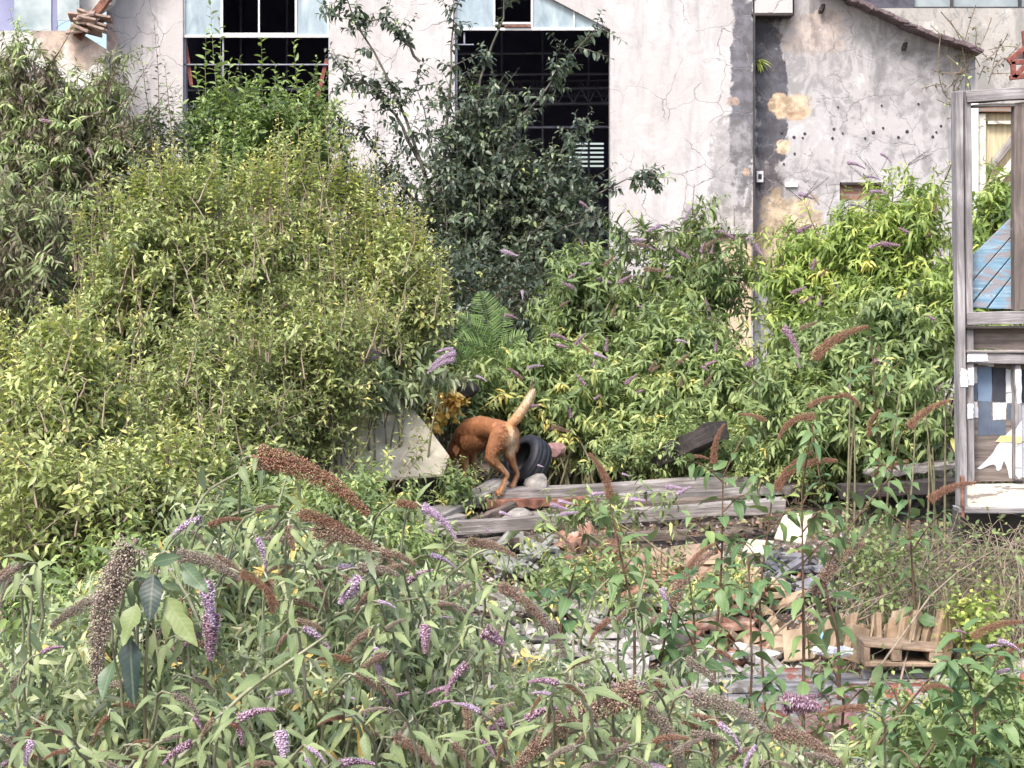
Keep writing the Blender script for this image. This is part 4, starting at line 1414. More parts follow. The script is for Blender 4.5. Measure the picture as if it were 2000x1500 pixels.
b4 = buddleia('lime green buddleia rising in front of the annex wall with dark old spikes on top', 1650, 15.2,
              [(1640, 480, 15.2, 110, 80, .6, 2), (1740, 440, 15.2, 110, 70, .6, 2), (1820, 430, 15, 70, 80, .5, 1.4), (1580, 560, 15, 90, 90, .5, 1.5), (1700, 560, 15, 150, 90, .6, 2), (1560, 460, 15.4, 40, 50, .4, .4)],
              M['bud_lime'], 54, 125, 15, group=GB, tone_c=.55, L=.125, W=.028,
              shoots=[([(1690, 440), (1700, 390), (1695, 345)], 15.2, 15.2, 10), ([(1790, 420), (1780, 370), (1760, 320)], 15.2, 15.2, 10), ([(1600, 470), (1580, 420), (1570, 390)], 15.2, 15.2, 8), ([(1740, 420), (1745, 380), (1735, 330)], 15.2, 15.2, 8), ([(1820, 400), (1845, 350), (1855, 320)], 15.2, 15.2, 10)])
b5 = buddleia('green buddleia with bare lower stems between the lime bush and the door frame', 1700, 13.2,
              [(1640, 700, 13.2, 110, 110, .5, 2), (1760, 680, 13.2, 100, 120, .5, 2), (1580, 800, 13, 90, 70, .5, 1.2), (1720, 800, 12.8, 130, 80, .5, 1.6)], M['bud_mid'], 55, 90, 14, group=GB, tone_c=.44, tmin=.45)
b6 = buddleia('leafy buddleia seen through the open door frame', 1925, 13.4,
              [(1930, 480, 13.4, 45, 80, .4, 2), (1945, 370, 13.4, 30, 40, .3, .6), (1980, 560, 13.4, 80, 70, .4, 1)], M['bud_lime'], 56, 40, 16, group=GB, tone_c=.42)

LIL = [(b1, 15.4, [(1132, 395, 1152, 412), (1105, 520, 1140, 528), (1110, 545, 1135, 545), (1160, 545, 1195, 552), (1225, 470, 1262, 468), (1250, 480, 1280, 490), (1462, 462, 1488, 500), (1370, 495, 1392, 490), (1420, 525, 1445, 540),
                   (1290, 440, 1262, 452), (1340, 430, 1352, 405), (1130, 520, 1160, 515), (980, 490, 1012, 500), (1300, 540, 1330, 552), (1200, 600, 1225, 610), (1395, 455, 1440, 470)]),
       (b2, 13.6, [(985, 616, 1012, 624), (1020, 567, 1021, 585), (1030, 720, 1062, 715), (1075, 655, 1110, 665), (1370, 715, 1385, 725), (1190, 880, 1215, 865), (1050, 848, 1085, 838), (1160, 690, 1185, 700), (1100, 905, 1118, 890)]),
       (b4, 15.0, [(1655, 318, 1690, 330), (1720, 300, 1740, 318), (1560, 378, 1590, 388), (1700, 375, 1735, 380), (1690, 345, 1720, 352), (1660, 400, 1690, 408)]),
       (b3, 13.8, [(1320, 665, 1345, 672), (1480, 745, 1520, 735), (1290, 760, 1310, 775)])]
for par, Y, ls in LIL:
    for (a, b, c, d) in ls:
        spx(par, 'lilac' if rS.random() < .7 else 'faded', a, b, c, d, Y, 0 if rS.random() < .4 else 1, 1.5)
for par, Y, ls in [(b1, 15.2, [(1352, 420, 1356, 358), (1372, 470, 1374, 430), (1304, 470, 1303, 436), (1290, 470, 1240, 442), (1240, 500, 1200, 470), (1330, 440, 1365, 415), (1435, 440, 1433, 400), (1475, 540, 1478, 495), (1160, 590, 1120, 610), (1180, 640, 1130, 650),
                               (1480, 560, 1500, 520), (1395, 500, 1392, 470), (1345, 500, 1310, 480), (1420, 590, 1460, 578), (1250, 560, 1215, 545)]),
                   (b4, 15.0, [(1565, 390, 1515, 350), (1570, 388, 1600, 348), (1572, 385, 1620, 345), (1616, 420, 1632, 370), (1690, 350, 1655, 320), (1700, 330, 1672, 300), (1720, 335, 1735, 305), (1770, 320, 1760, 292), (1775, 320, 1818, 290), (1775, 322, 1822, 300),
                               (1715, 345, 1690, 310), (1530, 520, 1515, 470), (1600, 400, 1575, 368), (1830, 345, 1858, 320), (1640, 360, 1612, 362), (1550, 455, 1522, 430), (1580, 470, 1560, 440)])]:
    for (a, b, c, d) in ls:
        spx(par, 'dark', a, b, c, d, Y - .2, 0, 1.7)

for par, (ua, ub, va, vb), n_, Yf in ((b1, (1080, 1400, 470, 640), 26, 15.0), (b3, (1230, 1520, 640, 840), 24, 13.7), (b2, (1000, 1280, 650, 850), 20, 13.4), (b5, (1560, 1840, 600, 850), 20, 12.6), (b4, (1540, 1850, 400, 620), 20, 14.6), (pl, (560, 700, 600, 700), 0, 12)):
    for k in range(n_):
        u, v = rS.uniform(ua, ub), rS.uniform(va, vb)
        a = rS.uniform(-2.6, .4)
        l_ = rS.uniform(20, 42)
        spx(par, ('faded', 'dark', 'seed', 'faded')[k % 4], u, v, u + l_ * math.cos(a), v + l_ * math.sin(a) * .7, Yf, 0, 1.3)

# orange leaved plant beside the dog
oa = plant('autumn_plant', 'small plant with bright orange and yellow leaves left of the dog', 'plant', gz(850, 900, 13.0), [(858, 808, 12.8, 22, 26, .12, 2), (888, 772, 12.9, 18, 16, .1, 1)], M['autumn'], M['twig'], 57,
           nst=10, tw=7, twl=.10, nleaf=6, L=.07, W=.05, kind='mid', upb=.3, tmin=.85, stem_r=.005, base_r=.03, tone_c=.65)
b7 = buddleia('buddleia with a cluster of large lilac spikes above the orange leaved plant', 745, 12.2,
              [(790, 700, 12.6, 50, 26, .2, 1), (850, 705, 12.6, 30, 18, .15, .5), (720, 740, 12.3, 60, 40, .3, 1)], M['bud_grey'], 58, 9, 7, L=.10, W=.03, group=GB, tone_c=.5, base_r=.1, tmin=.7)
for (a, b, c, d, w) in ((890, 690, 838, 722, 1.2), (888, 702, 835, 730, 1.2), (885, 682, 850, 690, 1.), (745, 690, 705, 692, 1.1), (740, 698, 712, 706, 1.1), (715, 685, 725, 705, 1.), (930, 735, 950, 745, 1.), (668, 700, 640, 690, .9), (850, 735, 848, 745, 1)):
    spx(b7, 'lilac', a, b, c, d, 11.7, 1, w)

# dry climber on the roof edge and a loose wire by the door frame
cl = empty('dry_climber', P(1890, 120, YA - .1), 'dry climber with few leaves hanging over the lower end of the dark roof edge', 'plant')
g, gl = Geo(), Geo()
rc_ = np.random.default_rng(18)
for k in range(26):
    a = P(1885 + rc_.uniform(-40, 60), 125 + rc_.uniform(-30, 90), YA - .1)
    c = a + np.array([rc_.uniform(-.6, .6), rc_.uniform(-.3, 0), rc_.uniform(-.3, .9)])
    q = bez(a[None], ((a + c) / 2 + rc_.normal(0, .15, 3))[None], c[None], 7)
    tubes(g, q, np.full((1, 7), .006), 4, [rc_.random()])
    leaf_along(gl, q, 8, .07, .04, rc_, False, 'tiny', .3, .1, .4, .3)
g.build('stem', M['pale_twig'], cl)
gl.build('foliage', M['bud_back'], cl)
g = Geo()
tubes(g, bez(P(1888, 262, 10.3)[None], P(1866, 300, 10.6)[None], P(1846, 352, 11)[None], 6), np.full((1, 6), .003), 4, [.5])
tag(g.build('wire', M['pipe']), 'thin slack wire running down left from the old door post', 'wire')
M['brown_wood'] = wood('brown_damp_wood', (.05, .038, .032), (.16, .125, .105), (.30, .25, .215))

M['tile_shaded'] = simple('shaded_clay_tile', (.24, .16, .10), (.44, .32, .22), 9, .9, bmp=.5)  # darker copy of the pale clay, paints the shaded faces in the tile row

# ------------------------------------------------------------------ the dog: one continuous remeshed body
def make_dog():
    Y0 = 12.3
    foot = P(977, 962, Y0)
    root = empty('dog', foot, 'lean red brown dog on the grey beams, rump and raised cream tail towards the viewer', 'dog')
    S = px(Y0)

    def q(u, v, dy):
        return P(u, v, Y0 + dy)
    caps = []   # (p0, r0, p1, r1)
    def ch(*a):
        for (p, r), (p2, r2) in zip(a[:-1], a[1:]):
            caps.append((p, r, p2, r2))
    # trunk: pelvis -> loin -> ribcage -> shoulders
    ch((q(990, 850, .03), .066), (q(976, 842, .07), .082), (q(957, 836, .20), .075), (q(938, 836, .32), .092), (q(921, 842, .44), .100), (q(907, 852, .52), .085))
    ch((q(940, 850, .32), .088), (q(920, 862, .42), .088))
    # rump muscles
    ch((q(985, 850, .02), .068), (q(966, 872, -.02), .052))
    ch((q(999, 848, .10), .062), (q(1001, 872, .12), .044))
    # near (left) hind leg: hip, stifle, hock, pastern, paw
    ch((q(975, 848, -.02), .068), (q(961, 880, -.05), .048), (q(957, 893, -.055), .036), (q(975, 911, -.01), .027), (q(990, 925, .03), .0175), (q(985, 938, .02), .0155), (q(981, 951, .01), .0155), (q(976, 958, .0), .020), (q(971, 962, -.01), .017))
    # far (right) hind leg
    ch((q(999, 852, .12), .055), (q(995, 884, .10), .038), (q(1001, 904, .13), .024), (q(1010, 924, .19), .017), (q(1005, 938, .17), .0145), (q(1002, 946, .16), .018), (q(998, 950, .15), .016))
    # front legs stepping down behind the beam
    ch((q(908, 858, .50), .062), (q(906, 890, .52), .036), (q(908, 915, .55), .024), (q(905, 940, .55), .020), (q(902, 957, .54), .022), (q(898, 960, .52), .018))
    ch((q(918, 862, .60), .055), (q(922, 895, .62), .034), (q(926, 918, .66), .022), (q(924, 942, .65), .020), (q(921, 950, .63), .021))
    # neck and head lowered
    ch((q(908, 850, .52), .075), (q(898, 864, .56), .062), (q(892, 876, .58), .058), (q(889, 884, .60), .055))
    ch((q(889, 882, .60), .052), (q(882, 896, .62), .034), (q(878, 906, .63), .026), (q(876, 911, .64), .022))
    # tail root to tip
    ch((q(989, 836, .06), .032), (q(998, 828, .05), .031), (q(1010, 817, .02), .034), (q(1021, 801, .0), .032), (q(1031, 785, -.02), .029), (q(1037, 772, -.03), .023), (q(1040, 766, -.03), .012))
    bm = bmesh.new()
    for p, r, p2, r2 in caps:
        n = max(2, int(np.linalg.norm(p2 - p) / (min(r, r2) * .35)))
        for i in range(n + 1):
            t = i / n
            c = p * (1 - t) + p2 * t - foot
            bmesh.ops.create_icosphere(bm, subdivisions=2, radius=float((r * (1 - t) + r2 * t) * (.93 if r > .04 else 1.0)), matrix=Matrix.Translation(c))
    me = bpy.data.meshes.new('body')
    bm.to_mesh(me)
    bm.free()
    tmp = bpy.data.objects.new('body', me)
    COL.objects.link(tmp)
    md = tmp.modifiers.new('r', 'REMESH')
    md.mode = 'VOXEL'
    md.voxel_size = .0062
    sm = tmp.modifiers.new('s', 'SMOOTH')
    sm.factor = .5
    sm.iterations = 9
    dg = bpy.context.evaluated_depsgraph_get()
    me2 = bpy.data.meshes.new_from_object(tmp.evaluated_get(dg))
    bpy.data.objects.remove(tmp)
    me2.name = 'body'
    # colour patches: fraction of cream per vertex
    co_ = np.empty(len(me2.vertices) * 3)
    me2.vertices.foreach_get('co', co_)
    co_ = co_.reshape(-1, 3) + foot
    nm = np.empty(len(me2.vertices) * 3)
    me2.vertices.foreach_get('normal', nm)
    nm = nm.reshape(-1, 3)
    cream = np.zeros(len(co_))
    rump = P(1000, 866, Y0 + .02)
    d = np.linalg.norm((co_ - rump) / np.array([.055, .14, .12]), axis=1)
    cream = np.maximum(cream, np.clip(1.35 - d, 0, 1))
    # belly and tail underside lighter, tail cream toward the tip
    tz = (co_[:, 2] - P(1000, 826, Y0)[2]) / (P(1000, 770, Y0)[2] - P(1000, 826, Y0)[2])
    tail = (co_[:, 0] > P(993, 820, Y0)[0]) & (tz > -.1)
    cream = np.where(tail, np.clip(.45 + .45 * tz, 0, .92), cream)
    leg = np.clip((P(1000, 880, Y0)[2] - co_[:, 2]) / .12, 0, 1)
    cream = np.maximum(cream, leg * np.clip(.22 + nm[:, 0] * .55, 0, .65))
    at = me2.attributes.new('luv', 'FLOAT_VECTOR', 'POINT')
    aa = np.zeros((len(co_), 3), np.float32)
    aa[:, 2] = cream
    at.data.foreach_set('vector', aa.ravel())
    me2.polygons.foreach_set('use_smooth', np.ones(len(me2.polygons), dtype=bool))
    m, nt, pb, out = new_mat('dog_fur')
    a_ = nt.nodes.new('ShaderNodeAttribute')
    a_.attribute_name = 'luv'
    sp = nt.nodes.new('ShaderNodeSeparateXYZ')
    nt.links.new(a_.outputs['Vector'], sp.inputs[0])
    oc = objco(nt)
    n1 = noise(nt, oc, 26, 6, .65, .6)
    n2 = noise(nt, oc, 160, 3, .6, .3, (1, 1, .35))
    f = math_(nt, 'ADD', sp.outputs[2], math_(nt, 'MULTIPLY', math_(nt, 'SUBTRACT', n1, .5), .9))
    col = ramp(nt, [(.0, (.25, .10, .042)), (.22, (.43, .20, .085)), (.5, (.60, .36, .19)), (.85, (.74, .58, .42))], f)
    hs = nt.nodes.new('ShaderNodeHueSaturation')
    nt.links.new(col, hs.inputs['Color'])
    nt.links.new(math_(nt, 'ADD', math_(nt, 'MULTIPLY', n2, .5), .75), hs.inputs['Value'])
    nt.links.new(hs.outputs[0], pb.inputs['Base Color'])
    pb.inputs['Roughness'].default_value = .7
    bump(nt, pb, n2, .5, .004)
    me2.materials.clear()
    me2.materials.append(m)
    o = bpy.data.objects.new('body', me2)
    COL.objects.link(o)
    o.parent = root
    # ear flap, hanging
    ear = Geo()
    e0 = P(893, 868, Y0 + .50)
    rng = np.random.default_rng(2)
    leaves(ear, e0[None], np.array([[-.1, -.5, -1.]]), np.array([[-.3, -1., .2]]), .085, .05, [.08], 'big', .15, .2, rng)
    eo = ear.build('ear', m, root)
    # short coat: hairs over tail, rump and back edge
    vi = rng.choice(len(co_), 26000)
    hp = co_[vi]
    hn = nm[vi]
    istail = tail[vi]
    dirh = unit(hn * .35 + np.where(istail[:, None], np.array([[.45, 0, .8]]), np.array([[.35, -.5, -.75]])) + rng.normal(0, .2, hp.shape))
    h = Geo()
    leaves(h, hp - hn * .002, dirh, hn, np.where(istail, .022, .017) * rng.uniform(.6, 1.3, len(vi)), .0028, np.clip(cream[vi] + rng.normal(0, .16, len(vi)), 0, 1), 'tiny', .1, .1)
    h.build('coat_hair', m, root)['kind'] = 'stuff'
    return root


make_dog()

# ------------------------------------------------------------------ tyre
def make_tyre(name, label, loc, Rr, W, mat, axis, spin=0.):
    prof = [(-.5, .60), (-.52, .72), (-.5, .86), (-.42, .96), (-.36, .985), (-.30, .97), (-.28, .995), (-.16, 1.0), (-.14, .975), (-.12, 1.0), (0, 1.004), (.12, 1.0), (.14, .975), (.16, 1.0), (.28, .995), (.30, .97), (.36, .985), (.42, .96), (.5, .86), (.52, .72), (.5, .60), (.40, .60), (.44, .74), (.36, .90), (0, .93), (-.36, .90), (-.44, .74), (-.40, .60)]
    bm = bmesh.new()
    n = 72
    rings = []
    for i in range(n):
        a = 2 * math.pi * i / n
        rings.append([bm.verts.new((x * W, math.cos(a) * r_ * Rr * (1 - (.012 if (abs(x) > .3 and r_ > .9 and i % 2) else 0)), math.sin(a) * r_ * Rr * (1 - (.012 if (abs(x) > .3 and r_ > .9 and i % 2) else 0)))) for x, r_ in prof])
    for i in range(n):
        A, B = rings[i], rings[(i + 1) % n]
        for k in range(len(prof)):
            k2 = (k + 1) % len(prof)
            bm.faces.new((A[k], A[k2], B[k2], B[k]))
    bmesh.ops.recalc_face_normals(bm, faces=bm.faces)
    o = bm_obj(name, bm, mat, smooth=True)
    o.location = tuple(loc)
    o.rotation_euler = Vector(axis).to_track_quat('X', 'Z').to_euler()
    return tag(o, label, 'tyre')


make_tyre('tyre', 'worn black car tyre leaning on the rubble right behind the dog', P(1030, 902, 12.7), .18, .15, M['rubber'], (-.72, -.46, .48))

# ------------------------------------------------------------------ beams and boards
rb = np.random.default_rng(12)
BE = [
    ('beam', 'long grey weathered beam running right from the dog, uppermost of the stack', 958, 968, 12.38, 1860, 918, 13.3, .17, .075, 'pale_wood', 'beam'),
    ('steel_channel', 'rusty brown steel channel under the long beam, below the dog', 950, 984, 12.27, 1165, 979, 12.32, .10, .055, 'rust', 'steel beam'),
    ('beam', 'second grey beam, just under the long one, running behind the seed heads', 1150, 978, 12.3, 1720, 946, 13.0, .10, .06, 'grey_wood', 'beam'),
    ('beam', 'pale topped beam rising to the right across the heap below the dog', 800, 1038, 11.5, 1530, 986, 12.0, .12, .08, 'pale_wood', 'beam'),
    ('beam', 'lowest grey beam of the stack, short, above the roof tiles', 872, 1066, 11.3, 1340, 1044, 11.6, .08, .06, 'brown_wood', 'beam'),
    ('plank', 'weathered plank slanting down left from under the dog', 985, 943, 12.75, 745, 1060, 11.2, .17, .05, 'grey_wood', 'plank'),
    ('plank', 'short bleached plank under the slanting plank, left end in the leaves', 900, 1010, 11.9, 690, 1052, 11.3, .12, .05, 'pale_wood', 'plank'),
    ('timber', 'dark damp timber sticking up out of the leaves right of the tyre', 1290, 897, 13.0, 1402, 842, 12.7, .20, .13, 'dark_wood', 'timber'),
    ('plank', 'pale plank end lying beside the post of the old door frame', 1700, 925, 12.3, 1875, 905, 12.5, .22, .04, 'pale_wood', 'plank'),
    ('plank', 'dark plank below the pale plank end near the old door frame', 1640, 960, 12.2, 1868, 948, 12.3, .12, .09, 'dark_wood', 'plank'),
    ('plank', 'thin brown plank crossing behind the lilac spikes, between the two longest beams', 1020, 1005, 12.0, 1480, 968, 12.5, .08, .03, 'brown_wood', 'plank'),
    ('plank', 'short dark plank jammed crosswise under the beams, below the tyre', 1060, 985, 12.5, 1120, 1040, 11.4, .08, .03, 'dark_wood', 'plank'),
    ('plank', 'splintered brown plank poking out of the left end of the beams', 850, 1050, 11.6, 1000, 985, 12.1, .06, .03, 'brown_wood', 'plank'),
    ('plank', 'thin grey batten at the foot of the beams, left of the brown sheet', 1080, 1092, 11.0, 1310, 1078, 11.1, .05, .04, 'grey_wood', 'batten'),
]
for nme, lab, u0, v0, y0, u1, v1, y1, w, h, mt, cat in BE:
    o = bpx(nme, u0, v0, y0, u1, v1, y1, w, h, M[mt], rng=rb, jit=.004, seg=14, bevel=.004)
    tag(o, lab, cat)


def sheet(name, label, cat, pts, th, mat, bevel=.003, kind=None, corrug=0.):
    """thin solid from 3D corner points"""
    bm = bmesh.new()
    p = [Vector(P(*q)) for q in pts]
    c = sum(p, Vector()) / len(p)
    nrm = (p[1] - p[0]).cross(p[2] - p[0]).normalized()
    if nrm.y > 0:
        nrm = -nrm
    a = [bm.verts.new(x - c) for x in p]
    b = [bm.verts.new(x - c - nrm * th) for x in p]
    n = len(p)
    bm.faces.new(a)
    bm.faces.new(b[::-1])
    for i in range(n):
        bm.faces.new((a[i], b[i], b[(i + 1) % n], a[(i + 1) % n]))
    bmesh.ops.recalc_face_normals(bm, faces=bm.faces)
    o = bm_obj(name, bm, mat, loc=c, bevel=bevel)
    return tag(o, label, cat)


sheet('board', 'large cream board half hidden by willow leaves, left of the dog', 'board', [(575, 850, 12.2), (735, 800, 12.6), (798, 786, 12.7), (838, 836, 12.5), (878, 890, 12.3), (866, 925, 12.1), (800, 930, 12.0), (600, 945, 11.9)], .02, M['cream_card'])
sheet('board', 'stained brown sheet standing in the heap right of the roof tiles', 'board', [(1302, 1148, 10.6), (1310, 1066, 10.9), (1375, 1060, 10.9), (1404, 1140, 10.6)], .02, M['brown_card'])
for k, (u, w_) in enumerate(((1205, 28), (1235, 26), (1262, 30), (1290, 14))):
    o = sheet('board', 'short upright brown plank offcut left of the stained brown sheet', 'board', [(u, 1128, 10.8), (u + 3, 1070 + 4 * (k % 2), 11.0), (u + w_, 1068, 11.0), (u + w_ - 2, 1126, 10.8)], .02, M['brown_card'])
    o['group'] = 'short upright plank offcuts'
sheet('panel', 'cream sheet fragment behind the sapling stems, below the beams on the right', 'board', [(1512, 1050, 11.2), (1530, 1005, 11.4), (1588, 998, 11.4), (1572, 1062, 11.1)], .015, M['cream_card'])
sheet('panel', 'small cream fragment lying left of the larger cream sheet fragment', 'board', [(1450, 1075, 11.0), (1462, 1052, 11.2), (1512, 1056, 11.2), (1500, 1082, 11.0)], .015, M['cream_card'])
sheet('panel', 'triangular pale clay fragment among the roof tiles left of the brown sheet', 'tile', [(1175, 1148, 10.4), (1182, 1116, 10.6), (1222, 1140, 10.4), (1210, 1150, 10.35)], .015, M['tile_pale'])
sheet('panel', 'pointed cream fragment in front of the plank offcuts', 'tile', [(1222, 1142, 10.4), (1245, 1108, 10.6), (1280, 1140, 10.4)], .012, M['cream_card'])


def rock(name, label, cat, u, v, Y, s, mat, seed, grp=None):
    rng = np.random.default_rng(seed)
    bm = bmesh.new()
    bmesh.ops.create_icosphere(bm, subdivisions=2, radius=1)
    cuts = rand_unit(rng, 9)
    for vtx in bm.verts:
        c = np.array(vtx.co)
        for k in cuts:
            dd = c @ k
            if dd > .72:
                c = c - k * (dd - .72)
        vtx.co = Vector(c * np.array(s) * (1 + rng.normal() * .02))
    o = bm_obj(name, bm, mat, loc=P(u, v, Y), rot=(rng.uniform(-.3, .3), rng.uniform(-.3, .3), rng.uniform(0, 3)), bevel=0)
    return tag(o, label, cat, grp)


rock('concrete_lump', 'grey concrete lump on the beam under the tyre', 'rubble', 1048, 945, 12.5, (.10, .09, .075), M['concrete'], 1)
rock('concrete_lump', 'dark stone lump below the rusty steel channel', 'rubble', 1010, 1010, 11.9, (.12, .1, .07), M['concrete'], 2)
rock('concrete_lump', 'small stone at the left end of the steel channel', 'rubble', 1060, 1015, 11.9, (.07, .1, .06), M['concrete'], 3)
rock('pink_stone', 'faded pink brick chunk right of the tyre', 'brick', 1086, 880, 13.2, (.10, .08, .07), M['pink'], 4)
rock('dark_lump', 'dark purple lump of debris above the orange leaved plant', 'rubble', 912, 760, 13.3, (.12, .1, .08), M['dark_wood'], 5)

# ------------------------------------------------------------------ roof tile rubble
def tile_mesh(seed, kind):
    rng = np.random.default_rng(seed)
    L, W, T = rng.uniform(.09, .22), rng.uniform(.07, .14), .022
    nx = 9
    bm = bmesh.new()
    top, bot = [], []
    for i in range(nx + 1):
        x = W * (i / nx - .5)
        z = .022 * math.sin(i / nx * math.pi * (2 if kind == 0 else 1)) if kind < 2 else 0
        e0, e1 = rng.normal() * .006 + .02 * math.sin(i * .9 + seed), rng.normal() * .008 + .03 * math.sin(i * .7 + seed * 2)
        top.append((bm.verts.new((x, -L / 2 + e0, z + T)), bm.verts.new((x, L / 2 + e1, z + T))))
        bot.append((bm.verts.new((x, -L / 2 + e0, z)), bm.verts.new((x, L / 2 + e1, z))))
    for i in range(nx):
        bm.faces.new((top[i][0], top[i + 1][0], top[i + 1][1], top[i][1]))
        bm.faces.new((bot[i][1], bot[i + 1][1], bot[i + 1][0], bot[i][0]))
        bm.faces.new((bot[i][0], bot[i + 1][0], top[i + 1][0], top[i][0]))
        bm.faces.new((top[i][1], top[i + 1][1], bot[i + 1][1], bot[i][1]))
    bm.faces.new((bot[0][1], bot[0][0], top[0][0], top[0][1]))
    bm.faces.new((bot[-1][0], bot[-1][1], top[-1][1], top[-1][0]))
    bmesh.ops.recalc_face_normals(bm, faces=bm.faces)
    me = bpy.data.meshes.new('roof_tile')
    bm.to_mesh(me)
    bm.free()
    return me


ZONES = [
    # name, label, category, material, u range, v range, n, group, flat?
    ('roof_tile', 'broken orange roof tile below the lowest beam', 'roof tile', 'tile', (1085, 1210), (1045, 1110), 40, 'orange roof tiles below the beams', .5),
    ('roof_tile', 'orange roof tile fragment before the brown sheet', 'roof tile', 'tile', (1130, 1420), (1125, 1180), 56, 'orange roof tiles in front of the brown sheet', .35),
    ('roof_tile', 'orange roof tile fragment left of the pale clay tile row', 'roof tile', 'tile', (1340, 1480), (1180, 1300), 30, 'orange roof tiles beside the clay tile row', .4),
    ('clay_fragment', 'pale clay fragment between brown sheet and clay tiles', 'clay fragment', 'tile_pale', (1370, 1540), (1110, 1290), 32, 'pale clay fragments', .4),
    ('sheet_fragment', 'grey fibre cement fragment left of the orange tiles', 'sheet fragment', 'asbestos', (940, 1110), (1065, 1150), 24, 'grey fibre cement fragments', .5),
    ('white_fragment', 'white painted fragment below the orange tiles', 'fragment', 'white_scrap', (900, 1400), (1165, 1290), 110, 'white painted fragments', .25),
    ('white_fragment', 'white painted fragment scattered left of the fallen wall', 'fragment', 'white_scrap', (1150, 1500), (1290, 1440), 60, 'white fragments left of the fallen wall', .25),
    ('brick', 'loose weathered brick at the edge of the fallen wall', 'brick', 'pink', (1460, 1900), (1430, 1500), 20, 'loose bricks', .3),
    ('slate_piece', 'grey slate piece lying by the sapling stems', 'slate', 'slate', (1480, 1640), (1090, 1180), 18, 'grey slate pieces', .4),
]
rz = np.random.default_rng(44)
TM = {}
for zi, (nme, lab, cat, mt, ur, vr, n, grp, tilt) in enumerate(ZONES):
    ms = []
    for k in range(6):
        if nme == 'brick':
            bm = bmesh.new()
            bmesh.ops.create_cube(bm, size=1, matrix=Matrix.Diagonal((.21, .10, .065, 1)))
            bmesh.ops.bevel(bm, geom=bm.edges[:], offset=.006, segments=1, affect='EDGES')
            me = bpy.data.meshes.new('brick')
            bm.to_mesh(me)
            bm.free()
        else:
            me = tile_mesh(zi * 10 + k, 2 if mt in ('white_scrap', 'slate') else k % 3)
        me.materials.append(M[mt])
        ms.append(me)
    for i in range(n):
        u, v = rz.uniform(*ur), rz.uniform(*vr)
        # depth at which the sight line meets the heap
        Y = 8.0
        for Yt in np.arange(7.2, 13.5, .05):
            p = P(u, v, Yt)
            if p[2] < ground_z(p[0], Yt) + .06:
                Y = Yt
                break
        p = P(u, v, Y)
        o = bpy.data.objects.new(nme, ms[i % 6])
        z = float(ground_z(p[0], Y)) + rz.uniform(.01, .10)
        o.location = (p[0], Y, z)
        o.rotation_euler = (rz.normal() * tilt + .12, rz.normal() * tilt, rz.uniform(0, 6.28) if tilt > .3 else rz.normal() * .5 + (1.57 if i % 2 else 0))
        s = rz.uniform(.7, 1.3)
        o.scale = (s, s, 1)
        COL.objects.link(o)
        hz = ('left', 'middle', 'right')[min(2, int(3 * (u - ur[0]) / (ur[1] - ur[0])))]
        vz = 'far' if v < (vr[0] + vr[1]) / 2 else 'near'
        tag(o, lab + ', ' + vz + ' side, ' + hz, cat, grp)

# fine crushed rubble as one stuff object
g = Geo()
n = 12000
xx = rz.uniform(-1.6, 2.2, n)
yy = rz.uniform(7.0, 12.6, n)
zz = ground_z(xx, yy) + rz.uniform(0, .02, n)
pp = np.stack([xx, yy, zz], 1)
tv = np.array([(1, 0, -.4), (-.6, .8, -.4), (-.6, -.8, -.4), (0, 0, .8)])
tf = np.array([(0, 1, 3), (1, 2, 3), (2, 0, 3)])
sc_ = rz.uniform(.005, .024, n) * np.where(yy > 11.2, .7, 1)
V = pp[:, None, :] + (tv[None] + rz.normal(0, .35, (n, 4, 3))) * sc_[:, None, None]
at = np.zeros((n, 4, 3))
at[..., 2] = rz.random(n)[:, None]
g.add(V, tf[None] + (np.arange(n) * 4)[:, None, None], at)
mdeb = spike_mat('crushed_rubble', [(0, (.08, .06, .05)), (.35, (.22, .18, .15)), (.55, (.42, .20, .12)), (.75, (.32, .30, .28)), (1, (.50, .48, .46))], .95)
tag(g.build('crushed_rubble', mdeb, smooth=False), kind='stuff')

# upright stack of clay tiles leaning like books
cs = np.random.default_rng(17)
for i in range(17):
    u = 1556 + i * 17.0 + cs.normal() * 2.5
    Yc = 8.75 + cs.normal() * .03
    hgt = cs.uniform(62, 98) * (1.0 if i > 3 else .85)
    lean = 14 + cs.normal() * 8
    vb = 1284 - .3 * (i - 8)
    w_ = cs.uniform(9, 15)
    pts = [(u, vb, Yc - .05), (u + lean, vb - hgt, Yc + .02), (u + lean + w_, vb - hgt + cs.uniform(-8, 12), Yc + .02 + cs.uniform(-.06, .06)), (u + w_, vb + 2, Yc + cs.uniform(-.06, .06))]
    lab_ = ('pale clay roof tile standing on edge in the leaning row above the fallen wall' if hgt > 80 else 'shorter pale clay tile standing on edge in the leaning row above the fallen wall')
    o = sheet('clay_tile', lab_, 'roof tile', pts, .10, M['tile_pale' if i % 3 else 'tile_shaded'], .003)
    o['group'] = 'row of clay tiles standing on edge'
